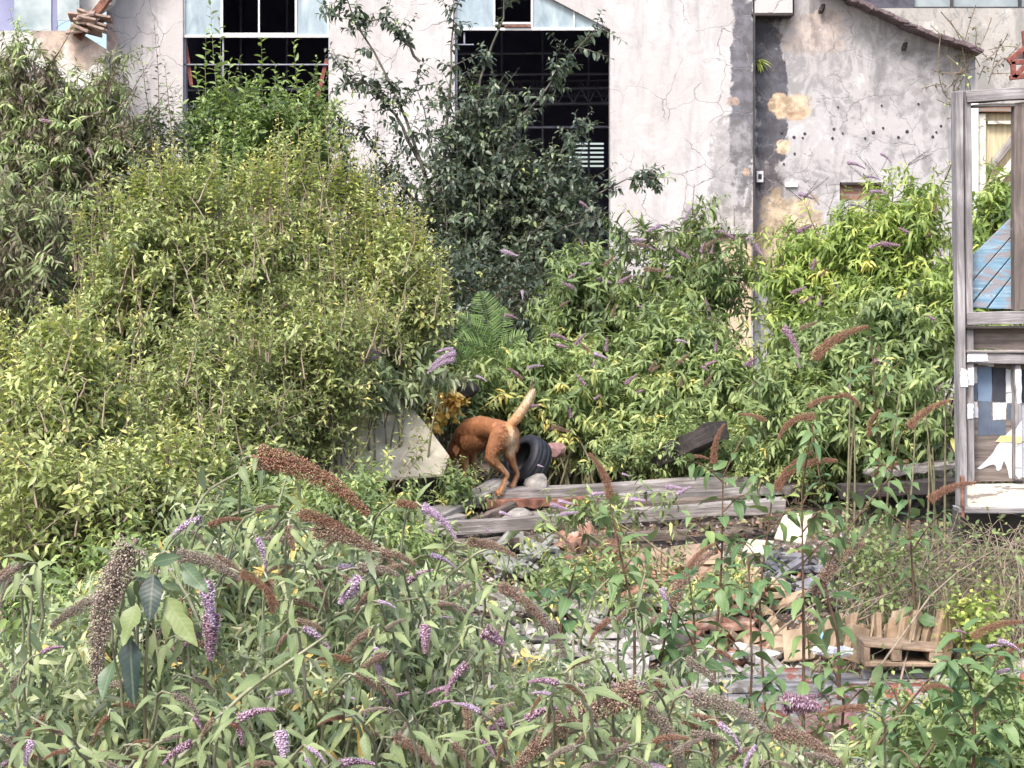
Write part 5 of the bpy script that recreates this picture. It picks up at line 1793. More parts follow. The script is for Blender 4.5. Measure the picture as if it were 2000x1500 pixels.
# hollow clay block with oval holes
hb = empty('hollow_block', P(1760, 1300, 8.55), 'hollow clay block with two dark oval holes, in front of the leaning clay tiles', 'block')
prof = [(1690, 1262), (1700, 1258), (1842, 1272), (1842, 1302), (1690, 1302)]
bm = bmesh.new()
off = np.array(hb.location)
add_prism(bm, pxpoly([(1688, 1256), (1842, 1270), (1842, 1276), (1688, 1264)], 8.5), 8.5, 8.7, off)
add_prism(bm, pxpoly([(1688, 1292), (1842, 1296), (1842, 1303), (1688, 1303)], 8.5), 8.5, 8.7, off)
for a, b in ((1688, 1700), (1742, 1762), (1816, 1842)):
    add_prism(bm, pxpoly([(a, 1263.5 + (a - 1688) * .08), (b, 1263.5 + (b - 1688) * .08), (b, 1292.5), (a, 1292.5)], 8.5), 8.502, 8.698, off)
bm_obj('block', bm, simple('dusty_clay', (.22, .15, .10), (.40, .30, .22), 16, .9, bmp=.6), hb, bevel=.004)
prism_px('back', [rect(1700, 1262, 1816, 1294)], 8.66, .03, M['pipe'], hb)
for u, v, w_, lab in ((1610, 1270, 22, 'crumpled white litter between the leaning clay tiles, left piece'), (1645, 1272, 20, 'crumpled white litter at the foot of the leaning clay tiles, right piece')):
    rng = np.random.default_rng(u)
    bm = bmesh.new()
    bmesh.ops.create_icosphere(bm, subdivisions=3, radius=1)
    for vtx in bm.verts:
        vtx.co = Vector((vtx.co.x * .05, vtx.co.y * .04, vtx.co.z * .022)) * (1 + rng.normal() * .16)
    tag(bm_obj('litter', bm, M['litter'], loc=P(u, v, 8.45)), lab, 'litter')
sheet('plastic_scrap', 'light blue plastic scrap tucked between the leaning clay tiles', 'litter', [(1596, 1262, 8.55), (1606, 1232, 8.6), (1614, 1250, 8.55), (1612, 1264, 8.5)], .006, M['blue_plastic'], .001)
sheet('cardboard', 'tan cardboard flap lying at the right end of the leaning clay tiles', 'cardboard', [(1770, 1195, 9.1), (1760, 1186, 9.2), (1812, 1200, 9.2), (1806, 1208, 9.1)], .006, M['tile_pale'], .001)
sheet('cardboard', 'tan sheet right of the leaning clay tiles under the brambles', 'cardboard', [(1805, 1262, 9.0), (1800, 1196, 9.3), (1868, 1205, 9.3), (1862, 1262, 9.0)], .01, M['tile_pale'], .001)

# fallen whitewashed brick wall: courses lying in a slope
fw_loc = P(1680, 1400, 8.1)
bm = bmesh.new()
rw = np.random.default_rng(21)
verts_t = []
g = Geo()
cube_v = np.array([(x, y, z) for x in (-.5, .5) for y in (-.5, .5) for z in (-.5, .5)], float)
cube_f = np.array([(0, 1, 3), (0, 3, 2), (4, 6, 7), (4, 7, 5), (0, 4, 5), (0, 5, 1), (2, 3, 7), (2, 7, 6), (0, 2, 6), (0, 6, 4), (1, 5, 7), (1, 7, 3)])
pl_, ph_ = P(1470, 1505, 7.55), P(1470, 1302, 8.62)
slope = math.atan2(ph_[2] - pl_[2], ph_[1] - pl_[1])
rows_ = 15
for r_ in range(rows_):
    t = r_ / (rows_ - 1)
    y = 7.5 + 1.12 * t
    z = pl_[2] + (ph_[2] - pl_[2]) * t
    x0_ = P(1480, 1400, 8)[0] + (.11 if r_ % 2 else 0) + rw.normal() * .02
    nb = 9
    for k in range(nb):
        x = x0_ + k * .225
        if (k == 0 or k == nb - 1) and rw.random() < .4 or rw.random() < .04:
            continue
        sz = np.array([.217, .075 / math.cos(slope) * .86, .10]) * (1 + rw.normal(0, .02, 3))
        ca, sa = math.cos(slope + rw.normal() * .06), math.sin(slope + rw.normal() * .06)
        vv = cube_v * sz
        tz = rw.normal() * .03
        vv = np.stack([vv[:, 0] * math.cos(tz) - vv[:, 1] * math.sin(tz), vv[:, 0] * math.sin(tz) + vv[:, 1] * math.cos(tz), vv[:, 2]], 1)
        vv = np.stack([vv[:, 0], vv[:, 1] * ca - vv[:, 2] * sa, vv[:, 1] * sa + vv[:, 2] * ca], 1)
        vv = vv + np.array([x + rw.normal() * .006, y, z - .05 + rw.normal() * .006 + (.03 * math.sin(x * 3))])
        at = np.zeros((8, 3))
        at[:, 2] = rw.random()
        g.add(vv, cube_f, at)
m, nt, pb, out = new_mat('whitewashed_brick')
a_ = nt.nodes.new('ShaderNodeAttribute')
a_.attribute_name = 'luv'
sp = nt.nodes.new('ShaderNodeSeparateXYZ')
nt.links.new(a_.outputs['Vector'], sp.inputs[0])
gp = geopos(nt)
n1 = noise(nt, gp, 4, 8, .72, .7)
n2 = noise(nt, gp, 24, 7, .7, .5, (.5, 1.5, 1.5))
brk = ramp(nt, [(.3, (.26, .09, .06)), (.7, (.40, .17, .12))], n2)
wsh = ramp(nt, [(.36, (.20, .19, .19)), (.5, (.34, .33, .33)), (.66, (.50, .49, .50))], n2)
f = math_(nt, 'ADD', n1, math_(nt, 'MULTIPLY', sp.outputs[2], .16))
nt.links.new(mixc(nt, smooth_step(nt, f, .635, .67), wsh, brk), pb.inputs['Base Color'])
pb.inputs['Roughness'].default_value = .92
bump(nt, pb, n2, .8, .01)
fw = g.build('fallen_wall', m, origin=fw_loc, smooth=False)
tag(fw, 'fallen section of whitewashed brick wall lying flat in the lower right', 'wall')

# ------------------------------------------------------------------ saplings with large leaves in front of the rubble
def sapling(label, pts, Y, seed, L=.15, W=.052, n=10, spikes=(), sides=(), r=.007, mat='sapling', stem='red_stem', name='buddleia_sapling', group='buddleia saplings in front of the rubble', tone_c=.5):
    """pts: main stem in photo coordinates from the bottom up"""
    rng = np.random.default_rng(seed)
    b = P(pts[0][0], pts[0][1], Y)
    zg = float(ground_z(b[0], Y))
    root = empty(name, (b[0], Y, zg), label, 'sapling', group)
    gs, gl = Geo(), Geo()

    def line(q, rr, nl, Lx, Wx, t0=.15):
        arr = np.array(q)
        tn = np.linspace(0, len(arr) - 1, 14)
        w = np.array([np.interp(tn, np.arange(len(arr)), arr[:, c]) for c in range(3)]).T
        w[1:-1] = w[1:-1] * .5 + (w[:-2] + w[2:]) * .25
        tubes(gs, w[None], (rr * (1.15 - .75 * np.linspace(0, 1, 14)))[None], 6, [rng.random()])
        leaf_along(gl, w[None], nl, Lx, Wx, rng, True, 'big', .5, t0, tone_c, .2, .8, .15, petiole=.08, hang=.45, upn=.9, wav=.10, fold=.3, taper=.25)
    main = [np.array([b[0], Y, zg])] + [P(u, v, Y) for u, v in pts]
    line(main, r, n, L, W, .25)
    for (u0, v0, u1, v1, nl) in sides:
        a, c = P(u0, v0, Y), P(u1, v1, Y + rng.uniform(-.12, .12))
        mid = (a + c) / 2 + np.array([0, 0, .02])
        line([a, mid, c], r * .5, nl, L * .72, W * .72, .3)
    gs.build('stem', M[stem], root)
    gl.build('foliage', M[mat], root)
    for (kind, u0, v0, u1, v1, bend, w) in spikes:
        spx(root, kind, u0, v0, u1, v1, Y, bend, w)
    return root


SAP = [
    ('buddleia sapling with an upright seed head, left of the brown sheet at the beams', [(1240, 1200), (1215, 1100), (1190, 975)], 8.2, [('red', 1192, 975, 1150, 885, 1, .8)], [(1220, 1110, 1270, 1060, 4), (1205, 1050, 1170, 1010, 3)]),
    ('buddleia sapling with two rusty seed heads, its stem in front of the grey beams', [(1395, 1300), (1410, 1100), (1412, 930)], 8.0, [('red', 1395, 905, 1415, 828, 1, .9), ('red', 1345, 893, 1385, 897, 1, 1.), ('red', 1495, 822, 1442, 810, 1, .9)], [(1410, 1080, 1350, 1010, 4), (1412, 1000, 1470, 960, 4), (1412, 930, 1470, 830, 4), (1410, 940, 1350, 900, 3)]),
    ('tall buddleia sapling with paired rusty seed heads in front of the beams', [(1500, 1450), (1480, 1180), (1510, 960)], 7.8, [('red', 1516, 958, 1588, 882, 1, .85), ('red', 1535, 925, 1636, 900, 1, .75)], [(1490, 1110, 1440, 1050, 4), (1480, 1180, 1420, 1140, 4), (1500, 1040, 1560, 990, 4), (1510, 960, 1470, 930, 3)]),
    ('red stemmed buddleia sapling right of centre carrying long drooping leaves', [(1570, 1280), (1568, 1120), (1566, 960)], 7.7, [('red', 1590, 815, 1520, 860, 2, .8)], [(1568, 1100, 1640, 1040, 5), (1567, 1040, 1620, 990, 4), (1566, 960, 1590, 820, 5)]),
    ('branching buddleia sapling with an arched rusty seed head above the pale clay tiles', [(1640, 1240), (1600, 1120), (1680, 1000), (1740, 930)], 8.3, [('red', 1578, 795, 1640, 775, 1, .8), ('red', 1640, 772, 1682, 802, 2, 1.), ('seed', 1590, 1160, 1690, 1060, 1, .6)], [(1640, 1050, 1600, 930, 5), (1600, 930, 1580, 800, 4), (1740, 930, 1760, 850, 4)]),
    ('buddleia sapling before the old door post, with three rusty seed heads', [(1790, 1240), (1780, 1080), (1770, 900)], 8.8, [('red', 1775, 835, 1858, 782, 1, .7), ('red', 1700, 850, 1722, 800, 2, 1.0), ('red', 1815, 978, 1908, 943, 1, .75), ('red', 1705, 930, 1775, 900, 1, .8)], [(1780, 1080, 1840, 1000, 5), (1770, 960, 1700, 890, 5), (1780, 1040, 1720, 1000, 4)]),
    ('slender dark stemmed buddleia behind the saplings with one drooping seed head', [(1720, 1000), (1715, 850), (1700, 640)], 10.5, [('red', 1590, 700, 1695, 638, 1, .7), ('faded', 1530, 640, 1560, 700, 1, .8)], [(1715, 800, 1660, 720, 5), (1710, 760, 1780, 690, 5), (1700, 660, 1700, 640, 2)]),
    ('buddleia sapling crossing the brown sheet, its dark seed head leaning right', [(1290, 1290), (1300, 1240), (1312, 1195)], 7.4, [('seed', 1305, 1195, 1392, 1078, 1, .55), ('seed', 1300, 1200, 1245, 1240, 1, .7)], [(1300, 1240, 1240, 1200, 4), (1290, 1290, 1350, 1260, 4)]),
    ('buddleia sapling with slanting stem over the fallen wall', [(1690, 1490), (1760, 1390), (1830, 1310)], 6.6, [], [(1745, 1420, 1760, 1480, 3), (1800, 1350, 1850, 1370, 4), (1760, 1390, 1730, 1330, 3)]),
    ('thin buddleia sapling with hanging leaves left of the fallen wall', [(1450, 1500), (1470, 1330), (1462, 1090)], 7.0, [], [(1465, 1300, 1400, 1230, 5), (1466, 1200, 1530, 1120, 5), (1470, 1380, 1520, 1320, 4)]),
    ('leafy buddleia sapling in the bottom right corner with pale lilac spikes', [(1900, 1540), (1905, 1400), (1880, 1230)], 6.2, [('lilac', 1925, 1265, 1958, 1262, 1, 1.3), ('lilac', 1950, 1252, 1995, 1275, 1, 1.2), ('lilac', 1948, 1315, 1985, 1308, 1, 1.3), ('red', 1900, 1245, 1996, 1215, 1, .8), ('red', 1940, 1300, 2010, 1255, 1, .8), ('faded', 1862, 1232, 1888, 1238, 1, 1.2)], [(1905, 1400, 1960, 1330, 6), (1905, 1440, 1840, 1360, 6), (1900, 1330, 1850, 1290, 5), (1905, 1460, 1980, 1400, 6), (1900, 1500, 1850, 1470, 5), (1890, 1300, 1960, 1280, 4)]),
    ('thin buddleia sapling rising through the white fragments, left of the rubble heap', [(1080, 1330), (1100, 1200), (1125, 1100)], 6.8, [('seed', 1120, 1080, 1085, 1040, 1, .8)], [(1095, 1230, 1050, 1160, 4), (1100, 1180, 1160, 1120, 4)]),
    ('buddleia sapling in front of the orange tiles, two branches', [(1340, 1380), (1360, 1250), (1345, 1120)], 7.2, [('red', 1345, 1110, 1400, 1060, 1, .8), ('lilac', 1290, 1150, 1310, 1190, 0, 1.3)], [(1355, 1260, 1300, 1170, 5), (1355, 1200, 1420, 1140, 4)]),
    ('buddleia sapling bending over the fallen wall beside the hollow block', [(1640, 1470), (1650, 1360), (1620, 1290)], 7.0, [('faded', 1560, 1370, 1620, 1360, 1, 1.4)], [(1650, 1380, 1720, 1330, 4), (1645, 1350, 1590, 1310, 4)]),
    ('low leafy sapling at the very bottom right, seen over the loose bricks', [(1760, 1600), (1790, 1500), (1850, 1420)], 6.0, [('red', 1800, 1350, 1862, 1352, 2, .8)], [(1790, 1500, 1740, 1460, 5), (1820, 1450, 1880, 1440, 5), (1780, 1520, 1830, 1500, 5)]),
]
for i, (lab, pts, Y, sp_, sd) in enumerate(SAP):
    sapling(lab, pts, Y, 300 + i, spikes=sp_, sides=sd, L=.135 if Y > 7 else .125, n=10 + (i % 3))

# lilac spikes hanging over the beams on a low buddleia
b8 = buddleia('straggly buddleia with lilac spikes growing out of the gap between the beams', 1180, 10.9,
              [(1110, 990, 10.9, 80, 30, .2, 1), (1260, 970, 10.9, 80, 24, .2, .8)], M['bud_mid'], 60, 12, 4, L=.085, W=.022, nleaf=5, group=GB, twl=.2, tmin=.6, stem_r=.005)
for (a, b, c, d) in ((1075, 985, 1110, 995), (1095, 1005, 1130, 1000), (1155, 965, 1185, 962), (1230, 975, 1262, 978), (1300, 950, 1340, 955), (1320, 965, 1350, 950), (975, 1000, 1000, 1008), (1050, 908, 1062, 912), (1215, 925, 1230, 930), (1090, 978, 1120, 985), (960, 1040, 945, 1030)):
    spx(b8, 'lilac', a, b, c, d, 10.6, 0, 1.35)

# brambles in the shade under the door frame
bra = plant('bramble_thicket', 'tangle of bare arching bramble stems with few small leaves under the old door frame', 'bramble', gz(1890, 1200, 9.0),
            [(1920, 1075, 9.3, 100, 70, .4, 2), (1800, 1130, 9.2, 80, 80, .5, 1), (1990, 1120, 9.2, 90, 110, .5, 1.5), (1960, 1050, 9.6, 90, 40, .2, 1.2)], M['bud_mid'], M['pale_twig'], 61, nst=120, tw=8, twl=.34, nleaf=3, L=.035, W=.022,
            kind='mid', upb=.0, tmin=.2, stem_r=.006, base_r=.5, spread=1.2, tdroop=.5, tone_c=.5)
plant('bramble_thicket', 'dense small leaved bramble clump on top of the leaning clay tiles', 'bramble', gz(1740, 1200, 9.3),
      [(1720, 1130, 9.3, 70, 60, .4, 1.5), (1700, 1040, 9.6, 90, 40, .4, 1)], M['bud_mid'], M['pale_twig'], 62, nst=24, tw=10, twl=.22, nleaf=7, L=.04, W=.022,
      kind='mid', upb=.3, tmin=.4, stem_r=.005, base_r=.3, spread=1, tone_c=.5)
plant('bramble_thicket', 'small yellow green bramble sprig at the right edge above the lilac spikes', 'bramble', gz(1920, 1250, 8.6),
      [(1915, 1200, 8.6, 34, 26, .2, 1)], M['bud_lime'], M['pale_twig'], 63, nst=10, tw=9, twl=.14, nleaf=6, L=.045, W=.028, kind='mid', upb=.3, tmin=.6, stem_r=.004, base_r=.05, tone_c=.7)
# bare stems behind the saplings
g = Geo()
rq = np.random.default_rng(71)
bs = empty('bare_stems', gz(1740, 1000, 11.2), 'group of pale bare buddleia stems standing behind the saplings, left of the door post', 'shrub')
for k in range(9):
    u = rq.uniform(1600, 1860)
    a = gz(u, 1000, 11.2)
    c = P(u + rq.uniform(-50, 50), rq.uniform(700, 880), 11.2 + rq.uniform(-.2, .3))
    m_ = (a + c) / 2 + rq.normal(0, .04, 3)
    tubes(g, bez(a[None], m_[None], c[None], 8), (np.linspace(.010, .004, 8))[None], 6, [.5])
g.build('stem', M['stem'], bs)

# ------------------------------------------------------------------ the near buddleias
def near_bush(label, bu, Y, blobs, seed, nst, tw, spikes, mat='bud_grey', L=.058, W=.0145, big=(), tone_c=.5, nleaf=10, twl=.24, tmin=.45):
    bz = P(bu, 1500, Y)
    base = (bz[0], Y, float(ground_z(bz[0], Y)))
    r = plant('buddleia_bush', label, 'shrub', base, blobs, M[mat], M['felt_stem'], seed, nst=nst, tw=tw, twl=twl, nleaf=nleaf, L=L, W=W, kind='mid', opposite=True, upb=.35, tdroop=.3, tmin=tmin, upn=.45,
              stem_r=.005, base_r=.22, ldroop=.7, tone_c=tone_c, tone_s=.36, hang=.3, spread=.85, tip=.3, group='near buddleias in the foreground', wav=.1, clump=4)
    rng = np.random.default_rng(seed + 500)
    spikes = list(spikes)
    for b_ in blobs:
        for k in range(9):
            u, v = b_[0] + rng.uniform(-1, 1) * b_[3], b_[1] + rng.uniform(-.8, .9) * b_[4]
            a, l_ = rng.uniform(-.6, 3.5), rng.uniform(35, 75)
            spikes.append((('grey', 'seed', 'red', 'faded', 'grey', 'seed', 'lilac')[rng.integers(7)], u, v, u + l_ * math.cos(a), v + l_ * math.sin(a), 1, 1.15, rng.uniform(-.3, .3)))
    gl = Geo()
    for (kind, u0, v0, u1, v1, bend, w, dy) in spikes:
        gs = Geo()
        Ys = Y - .75 + dy
        spx(r, kind, u0, v0, u1, v1, Ys, bend, w * 1.4)
        a = P(u0, v0, Ys)
        du, dv = u0 - u1, v0 - v1
        n_ = math.hypot(du, dv)
        k2 = P(u0 + du / n_ * 70 + rng.uniform(-40, 40), v0 + rng.uniform(120, 240), Ys + rng.uniform(.1, .4))
        k1 = P(u0 + du / n_ * 60, v0 + dv / n_ * 60 - 5, Ys + .08)
        w_ = bez(k2[None], k1[None], a[None], 10)[0]
        w_[1:-1] += rng.normal(0, .003, (8, 3))
        tubes(gs, w_[None], np.linspace(.0036, .0022, 10)[None], 5, [.7])
        gs.build('branch', M['felt_stem'], r)
        leaf_along(gl, w_[None], 3, rng.uniform(.045, .085), .017, rng, True, 'big', .5, .2, .55, .2, .8, .1, petiole=.05, hang=.35, upn=.9, wav=.1, taper=.2)
    # large leaves placed along arching side branches
    for (pl_, nl, LL, WW) in big:
        gs = Geo()
        arr = np.array([P(u, v, Y - .4) for u, v in pl_])
        tn = np.linspace(0, len(arr) - 1, 14)
        w_ = np.array([np.interp(tn, np.arange(len(arr)), arr[:, c]) for c in range(3)]).T
        w_[1:-1] = w_[1:-1] * .5 + (w_[:-2] + w_[2:]) * .25
        tubes(gs, w_[None], np.linspace(.005, .0025, 14)[None], 6, [.7])
        gs.build('branch', M['felt_stem'], r)
        leaf_along(gl, w_[None], nl, LL * .62, WW * .46, rng, True, 'big', .55, .2, .45, .25, .85, .1, petiole=.06, hang=.5, upn=.8, wav=.12, taper=.2)
    if gl.v:
        gl.build('large_leaves', M['bud_near'], r)
    return r


# ragged low growth that fills between them
NB = [
    ('near buddleia at the left edge with a long grey brown hanging seed head', 230, 4.6,
     [(200, 1180, 4.7, 200, 110, .4, 2), (120, 1320, 4.6, 190, 130, .4, 2), (300, 1400, 4.5, 160, 110, .35, 1.5)], 81, 46, 14,
     [('grey', 262, 1062, 192, 1335, 1, .7, -.15), ('grey', 345, 1085, 470, 1135, 1, .95, 0), ('red', 470, 1120, 545, 1185, 1, .85, .05), ('grey', 235, 1165, 100, 1225, 1, .8, .1), ('lilac', 402, 1135, 415, 1225, 0, 1.15, 0), ('faded', 414, 1200, 410, 1290, 0, 1.15, .02),
      ('seed', 20, 1110, -20, 1150, 1, .9, 0), ('faded', 0, 1500, 40, 1480, 1, 1.1, 0)],
     [([(330, 1400), (300, 1230), (290, 1120)], 5, .17, .055), ([(262, 1480), (270, 1300), (262, 1225)], 3, .20, .068), ([(420, 1300), (370, 1170), (330, 1110)], 4, .17, .055), ([(60, 1500), (50, 1350), (90, 1180)], 6, .15, .045)]),
    ('near buddleia whose thick seed head arches over the willows, pale undersides showing', 520, 5.2,
     [(450, 1070, 5.4, 140, 60, .4, 1.2), (600, 1090, 5.3, 130, 70, .4, 1.6), (480, 1200, 5.2, 170, 90, .4, 2), (700, 1110, 5.3, 80, 50, .3, 1)], 82, 46, 13,
     [('red', 502, 893, 720, 1005, 1, .62, 0), ('red', 585, 1005, 705, 1062, 1, .8, .05), ('seed', 612, 1035, 770, 1105, 1, .7, .05), ('red', 775, 982, 850, 1010, 1, .9, 0), ('lilac', 825, 990, 890, 1052, 1, .95, -.02), ('lilac', 392, 1015, 328, 1056, 1, .95, 0),
      ('lilac', 842, 1085, 888, 1108, 1, 1.3, .1), ('seed', 500, 1000, 545, 990, 1, .9, .1), ('seed', 720, 1095, 800, 1120, 1, .9, .1)],
     [([(330, 1100), (400, 960), (500, 905)], 6, .18, .05), ([(560, 1130), (540, 1000), (560, 930)], 5, .17, .055), ([(380, 1120), (440, 1010), (520, 985)], 5, .15, .045), ([(820, 1120), (740, 1070), (660, 1060)], 5, .14, .04), ([(420, 1120), (500, 1040), (650, 1010)], 5, .14, .04)]),
    ('near buddleia in the lower middle with a stubby lilac spike and drooping heart shaped leaves', 720, 4.8,
     [(700, 1230, 5.0, 140, 70, .4, 2), (810, 1310, 4.8, 140, 80, .4, 2), (620, 1300, 4.7, 150, 110, .4, 2)], 83, 44, 13,
     [('lilac', 705, 1130, 662, 1180, 0, 1.5, 0), ('seed', 975, 1145, 1065, 1225, 1, .95, 0), ('grey', 1030, 1185, 1105, 1285, 1, .85, .05), ('faded', 945, 1230, 985, 1260, 0, 1.9, 0), ('lilac', 668, 1362, 700, 1370, 1, 1.2, 0), ('seed', 640, 1410, 740, 1440, 1, .9, .1),
      ('grey', 700, 1110, 780, 1125, 1, .9, .2), ('faded', 985, 1410, 950, 1430, 0, 1.8, 0)],
     [([(560, 1250), (680, 1190), (830, 1165)], 6, .17, .058), ([(500, 1400), (590, 1290), (760, 1190)], 6, .19, .06), ([(660, 1400), (680, 1290), (670, 1210)], 4, .18, .055), ([(1010, 1350), (960, 1200), (930, 1140)], 4, .15, .05)]),
    ('near buddleia at the bottom centre with a huge arched brown seed head', 1150, 4.4,
     [(1050, 1460, 4.5, 180, 70, .35, 2), (1230, 1480, 4.4, 130, 50, .35, 1.6), (900, 1440, 4.5, 150, 70, .35, 1.5), (1130, 1360, 4.8, 90, 40, .3, .5)], 84, 46, 13,
     [('seed', 1248, 1352, 1010, 1500, 1, .6, 0), ('grey', 1265, 1385, 1335, 1500, 1, .9, .05), ('grey', 1350, 1362, 1500, 1430, 1, .75, .02), ('seed', 770, 1440, 850, 1500, 1, 1.1, .1), ('lilac', 1262, 1496, 1300, 1500, 0, 1.5, 0), ('red', 1150, 1290, 1110, 1310, 1, .9, .3)],
     [([(1180, 1520), (1220, 1420), (1320, 1390)], 4, .19, .06), ([(980, 1560), (1040, 1440), (1080, 1370)], 5, .17, .055), ([(1120, 1450), (1118, 1330), (1120, 1240)], 3, .14, .04), ([(1330, 1560), (1310, 1440), (1270, 1390)], 4, .16, .05)]),
    ('near buddleia in the bottom left corner, many narrow grey green leaves', 380, 4.1,
     [(350, 1460, 4.2, 220, 80, .35, 2), (80, 1470, 4.2, 180, 90, .35, 2), (560, 1450, 4.2, 150, 80, .35, 2)], 85, 52, 13,
     [('grey', 340, 1355, 390, 1400, 1, 1.1, .2), ('faded', 380, 1400, 395, 1425, 0, 1.4, 0), ('seed', 560, 1240, 540, 1275, 1, .9, .4)],
     [([(350, 1480), (480, 1350), (640, 1240)], 7, .16, .05), ([(60, 1560), (40, 1440), (30, 1360)], 4, .18, .06), ([(300, 1560), (180, 1470), (60, 1400)], 6, .15, .045), ([(720, 1560), (640, 1470), (560, 1420)], 6, .15, .045)]),
    ('near buddleia at the bottom right of centre with a purple pompom spike', 1440, 4.9,
     [(1400, 1480, 5.0, 110, 50, .35, 1.6), (1580, 1510, 4.9, 90, 30, .3, 1), (1350, 1430, 5.1, 60, 40, .3, .7)], 86, 32, 11,
     [('faded', 1530, 1372, 1605, 1382, 0, 1.7, 0), ('seed', 1510, 1430, 1650, 1500, 1, .75, 0), ('grey', 1340, 1290, 1400, 1340, 1, .8, .3), ('red', 1690, 1385, 1600, 1400, 1, .8, .1)],
     [([(1470, 1560), (1480, 1450), (1470, 1370)], 4, .15, .05), ([(1620, 1570), (1560, 1480), (1500, 1440)], 5, .14, .045)]),
    ('sparse near buddleia before the white fragments, thin pale stems', 1000, 5.8,
     [(940, 1310, 5.9, 120, 50, .35, 2), (1110, 1340, 5.8, 90, 40, .35, 1), (850, 1180, 6.0, 60, 50, .3, 1), (1290, 1360, 5.8, 90, 40, .3, .7)], 87, 34, 10,
     [('seed', 915, 1060, 1010, 1090, 1, .8, 0), ('lilac', 850, 1210, 885, 1208, 1, 1.2, 0), ('red', 1190, 1210, 1150, 1260, 1, .8, 0), ('seed', 1225, 1195, 1195, 1230, 1, .8, 0), ('red', 1400, 1270, 1440, 1300, 1, .8, 0)],
     [([(870, 1130), (930, 1080), (990, 1060)], 4, .13, .04), ([(850, 1320), (900, 1180), (920, 1130)], 4, .15, .05), ([(1130, 1260), (1160, 1160), (1190, 1130)], 3, .13, .04), ([(1260, 1300), (1240, 1200), (1260, 1120)], 5, .14, .042)]),
]
for i, (lab, bu, Y, bl, sd, nst, tw, sps, big) in enumerate(NB):
    near_bush(lab, bu, Y, bl, sd, nst, tw, sps, big=big, tone_c=.5 if i != 4 else .45)

M['dark_big'] = leaf_material('large_dark_leaf', [(.0, (.012, .035, .03)), (.5, (.07, .13, .06)), (1, (.26, .32, .08))], (.2, .25, .18), .45, .1, vein=.2)
gb = Geo()
rb4 = np.random.default_rng(9)
r4 = empty('large_leaved_shoot', P(275, 1500, 4.1), 'shoot with a few very large dark hanging leaves, beside the long grey seed head', 'shrub')
st4 = Geo()
tubes(st4, bez(P(290, 1560, 3.75)[None], P(272, 1350, 3.72)[None], P(300, 1100, 3.7)[None], 12), np.linspace(.005, .0025, 12)[None], 6, [.6])
st4.build('stem', M['stem'], r4)
bl_ = [(255, 1245, 258, 1385, .058, .0), (300, 1120, 290, 1215, .054, .0), (322, 1165, 385, 1265, .052, .8), (355, 1100, 405, 1160, .04, .5), (268, 1180, 236, 1262, .05, .75), (300, 1100, 350, 1085, .03, .4), (222, 1290, 195, 1370, .04, .5)]
for (u0, v0, u1, v1, w_, tn_) in bl_:
    a, b = P(u0, v0, 3.7), P(u1, v1, 3.66)
    leaves(gb, a[None], (b - a)[None], np.array([[rb4.normal() * .3, -1, .35]]), float(np.linalg.norm(b - a)), w_ * .85, [tn_], 'big', .12, .25, rb4, .12)
gb.build('foliage', M['dark_big'], r4)

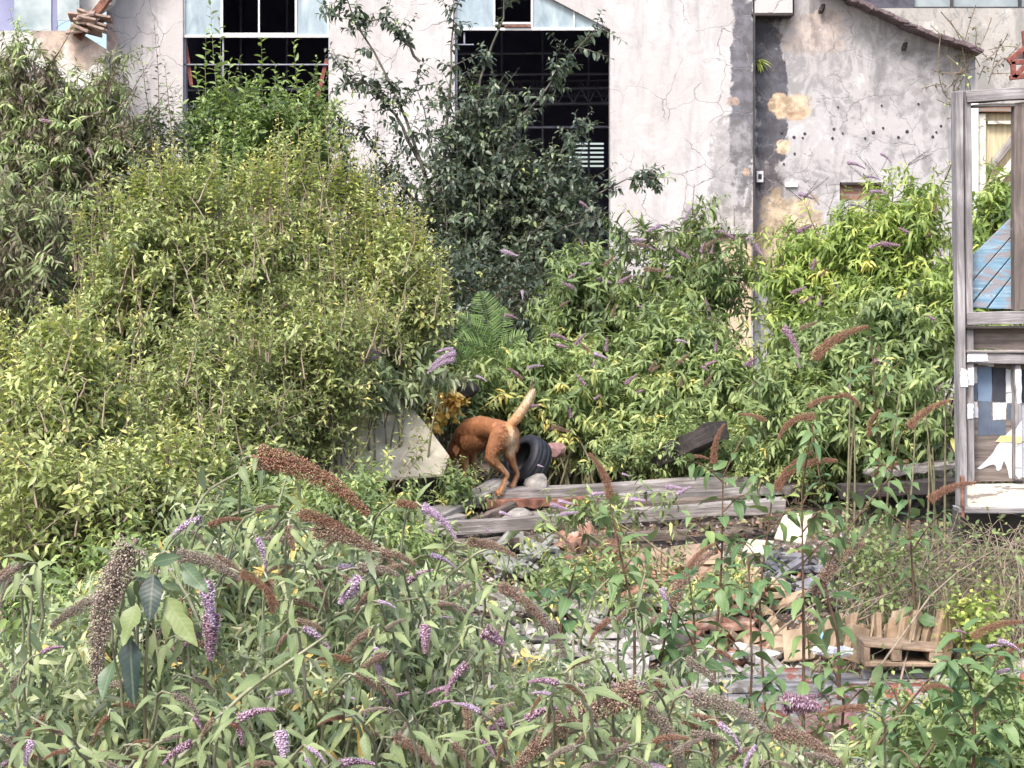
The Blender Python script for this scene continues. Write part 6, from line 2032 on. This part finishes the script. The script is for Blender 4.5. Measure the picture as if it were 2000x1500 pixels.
# green weedy filler between near bushes and willows
for i, (lab, u, Y, bl) in enumerate([
    ('low green weed growth behind the near buddleias, left', 300, 6.6, [(250, 1180, 6.6, 260, 110, .6, 2), (120, 1330, 6.2, 200, 120, .6, 1.4), (480, 1250, 6.4, 200, 110, .6, 2)]),
    ('low green weed growth behind the near buddleias, middle', 720, 6.8, [(690, 1190, 6.8, 140, 80, .5, 2), (800, 1360, 6.2, 190, 70, .5, 2), (620, 1380, 6, 180, 90, .5, 1.5)]),
    ('green weed growth between the slanting plank and the near buddleias', 700, 9.2, [(690, 980, 9.4, 120, 40, .4, 2), (600, 1010, 9, 180, 50, .4, 2), (760, 1090, 9.0, 70, 40, .4, 1)]),
    ('low green weeds at the bottom, between the near buddleia stems and the fallen wall', 1250, 6.0, [(1150, 1470, 6, 180, 50, .5, 2), (1360, 1490, 6, 90, 40, .4, .6)]),
    ('green weeds growing along the bottom right under the sapling leaves', 1850, 7.0, [(1940, 1460, 7.0, 70, 70, .4, 2), (1970, 1380, 7.2, 50, 50, .4, 1)]),
    ('leafy growth at the foot of the centre right buddleias, behind the beams', 1550, 12.9, [(1500, 880, 13.1, 130, 40, .4, 2), (1250, 890, 13.2, 110, 40, .4, 2), (1700, 890, 12.9, 130, 50, .4, 2)]),
    ('sparse weeds sprouting through the roof tile heap', 1250, 10.3, [(1120, 1130, 10.2, 80, 30, .3, .6), (1420, 1150, 10.0, 70, 40, .3, 1), (1120, 1200, 9.6, 100, 40, .3, 1), (1330, 1230, 9.2, 100, 40, .3, .8)]),
    ('small dry leaved weed tuft beside the hind feet of the dog', 890, 12.1, [(885, 948, 12.1, 30, 14, .1, 1)]),
    ('leafy growth in the gap between the willows and the orange leaved plant', 830, 13.2, [(800, 700, 13.6, 90, 60, .4, 1), (930, 740, 13.9, 60, 40, .4, 1)]),
]):
    bz = P(u, 1400, Y)
    plant('weed_patch', lab, 'plant', (bz[0], Y, float(ground_z(bz[0], Y))), bl, M['bud_mid'] if i not in (0, 1) else M['willow_green'], M['twig'], 400 + i, nst=(70, 70, 70, 60, 60, 70, 24, 9, 40)[i], tw=(13, 13, 13, 13, 13, 13, 6, 4, 12)[i], twl=.22, nleaf=9,
          L=.06 if Y > 6.4 else .055, W=.019, kind='mid', upb=.4, tmin=.35, stem_r=.004, base_r=(.5, .5, .5, .5, .5, .15, .35, .03, .15)[i], tone_c=.55, tone_s=.26, opposite=True, ldroop=.4, spread=.8)
# ground litter under everything: dead leaves and moss
g = Geo()
n = 26000
xx = rz.uniform(-4.5, 4.5, n)
yy = rz.uniform(3.5, 19, n)
keep = ~((xx > -.9) & (xx < 2.3) & (yy > 7.4) & (yy < 12) & (rz.random(n) < .8))
xx, yy = xx[keep], yy[keep]
n = len(xx)
leaves(g, np.stack([xx, yy, ground_z(xx, yy) + rz.uniform(.0, .05, n)], 1), np.c_[rz.normal(size=(n, 2)), rz.normal(0, .3, n)], np.c_[rz.normal(0, .4, (n, 2)), np.ones(n)], .07, .03, rz.random(n), 'tiny', .2, .3)
m = spike_mat('leaf_litter', [(0, (.035, .03, .02)), (.3, (.10, .07, .04)), (.6, (.20, .14, .08)), (.8, (.10, .14, .04)), (1, (.30, .24, .12))], .9)
tag(g.build('leaf_litter', m), kind='stuff')
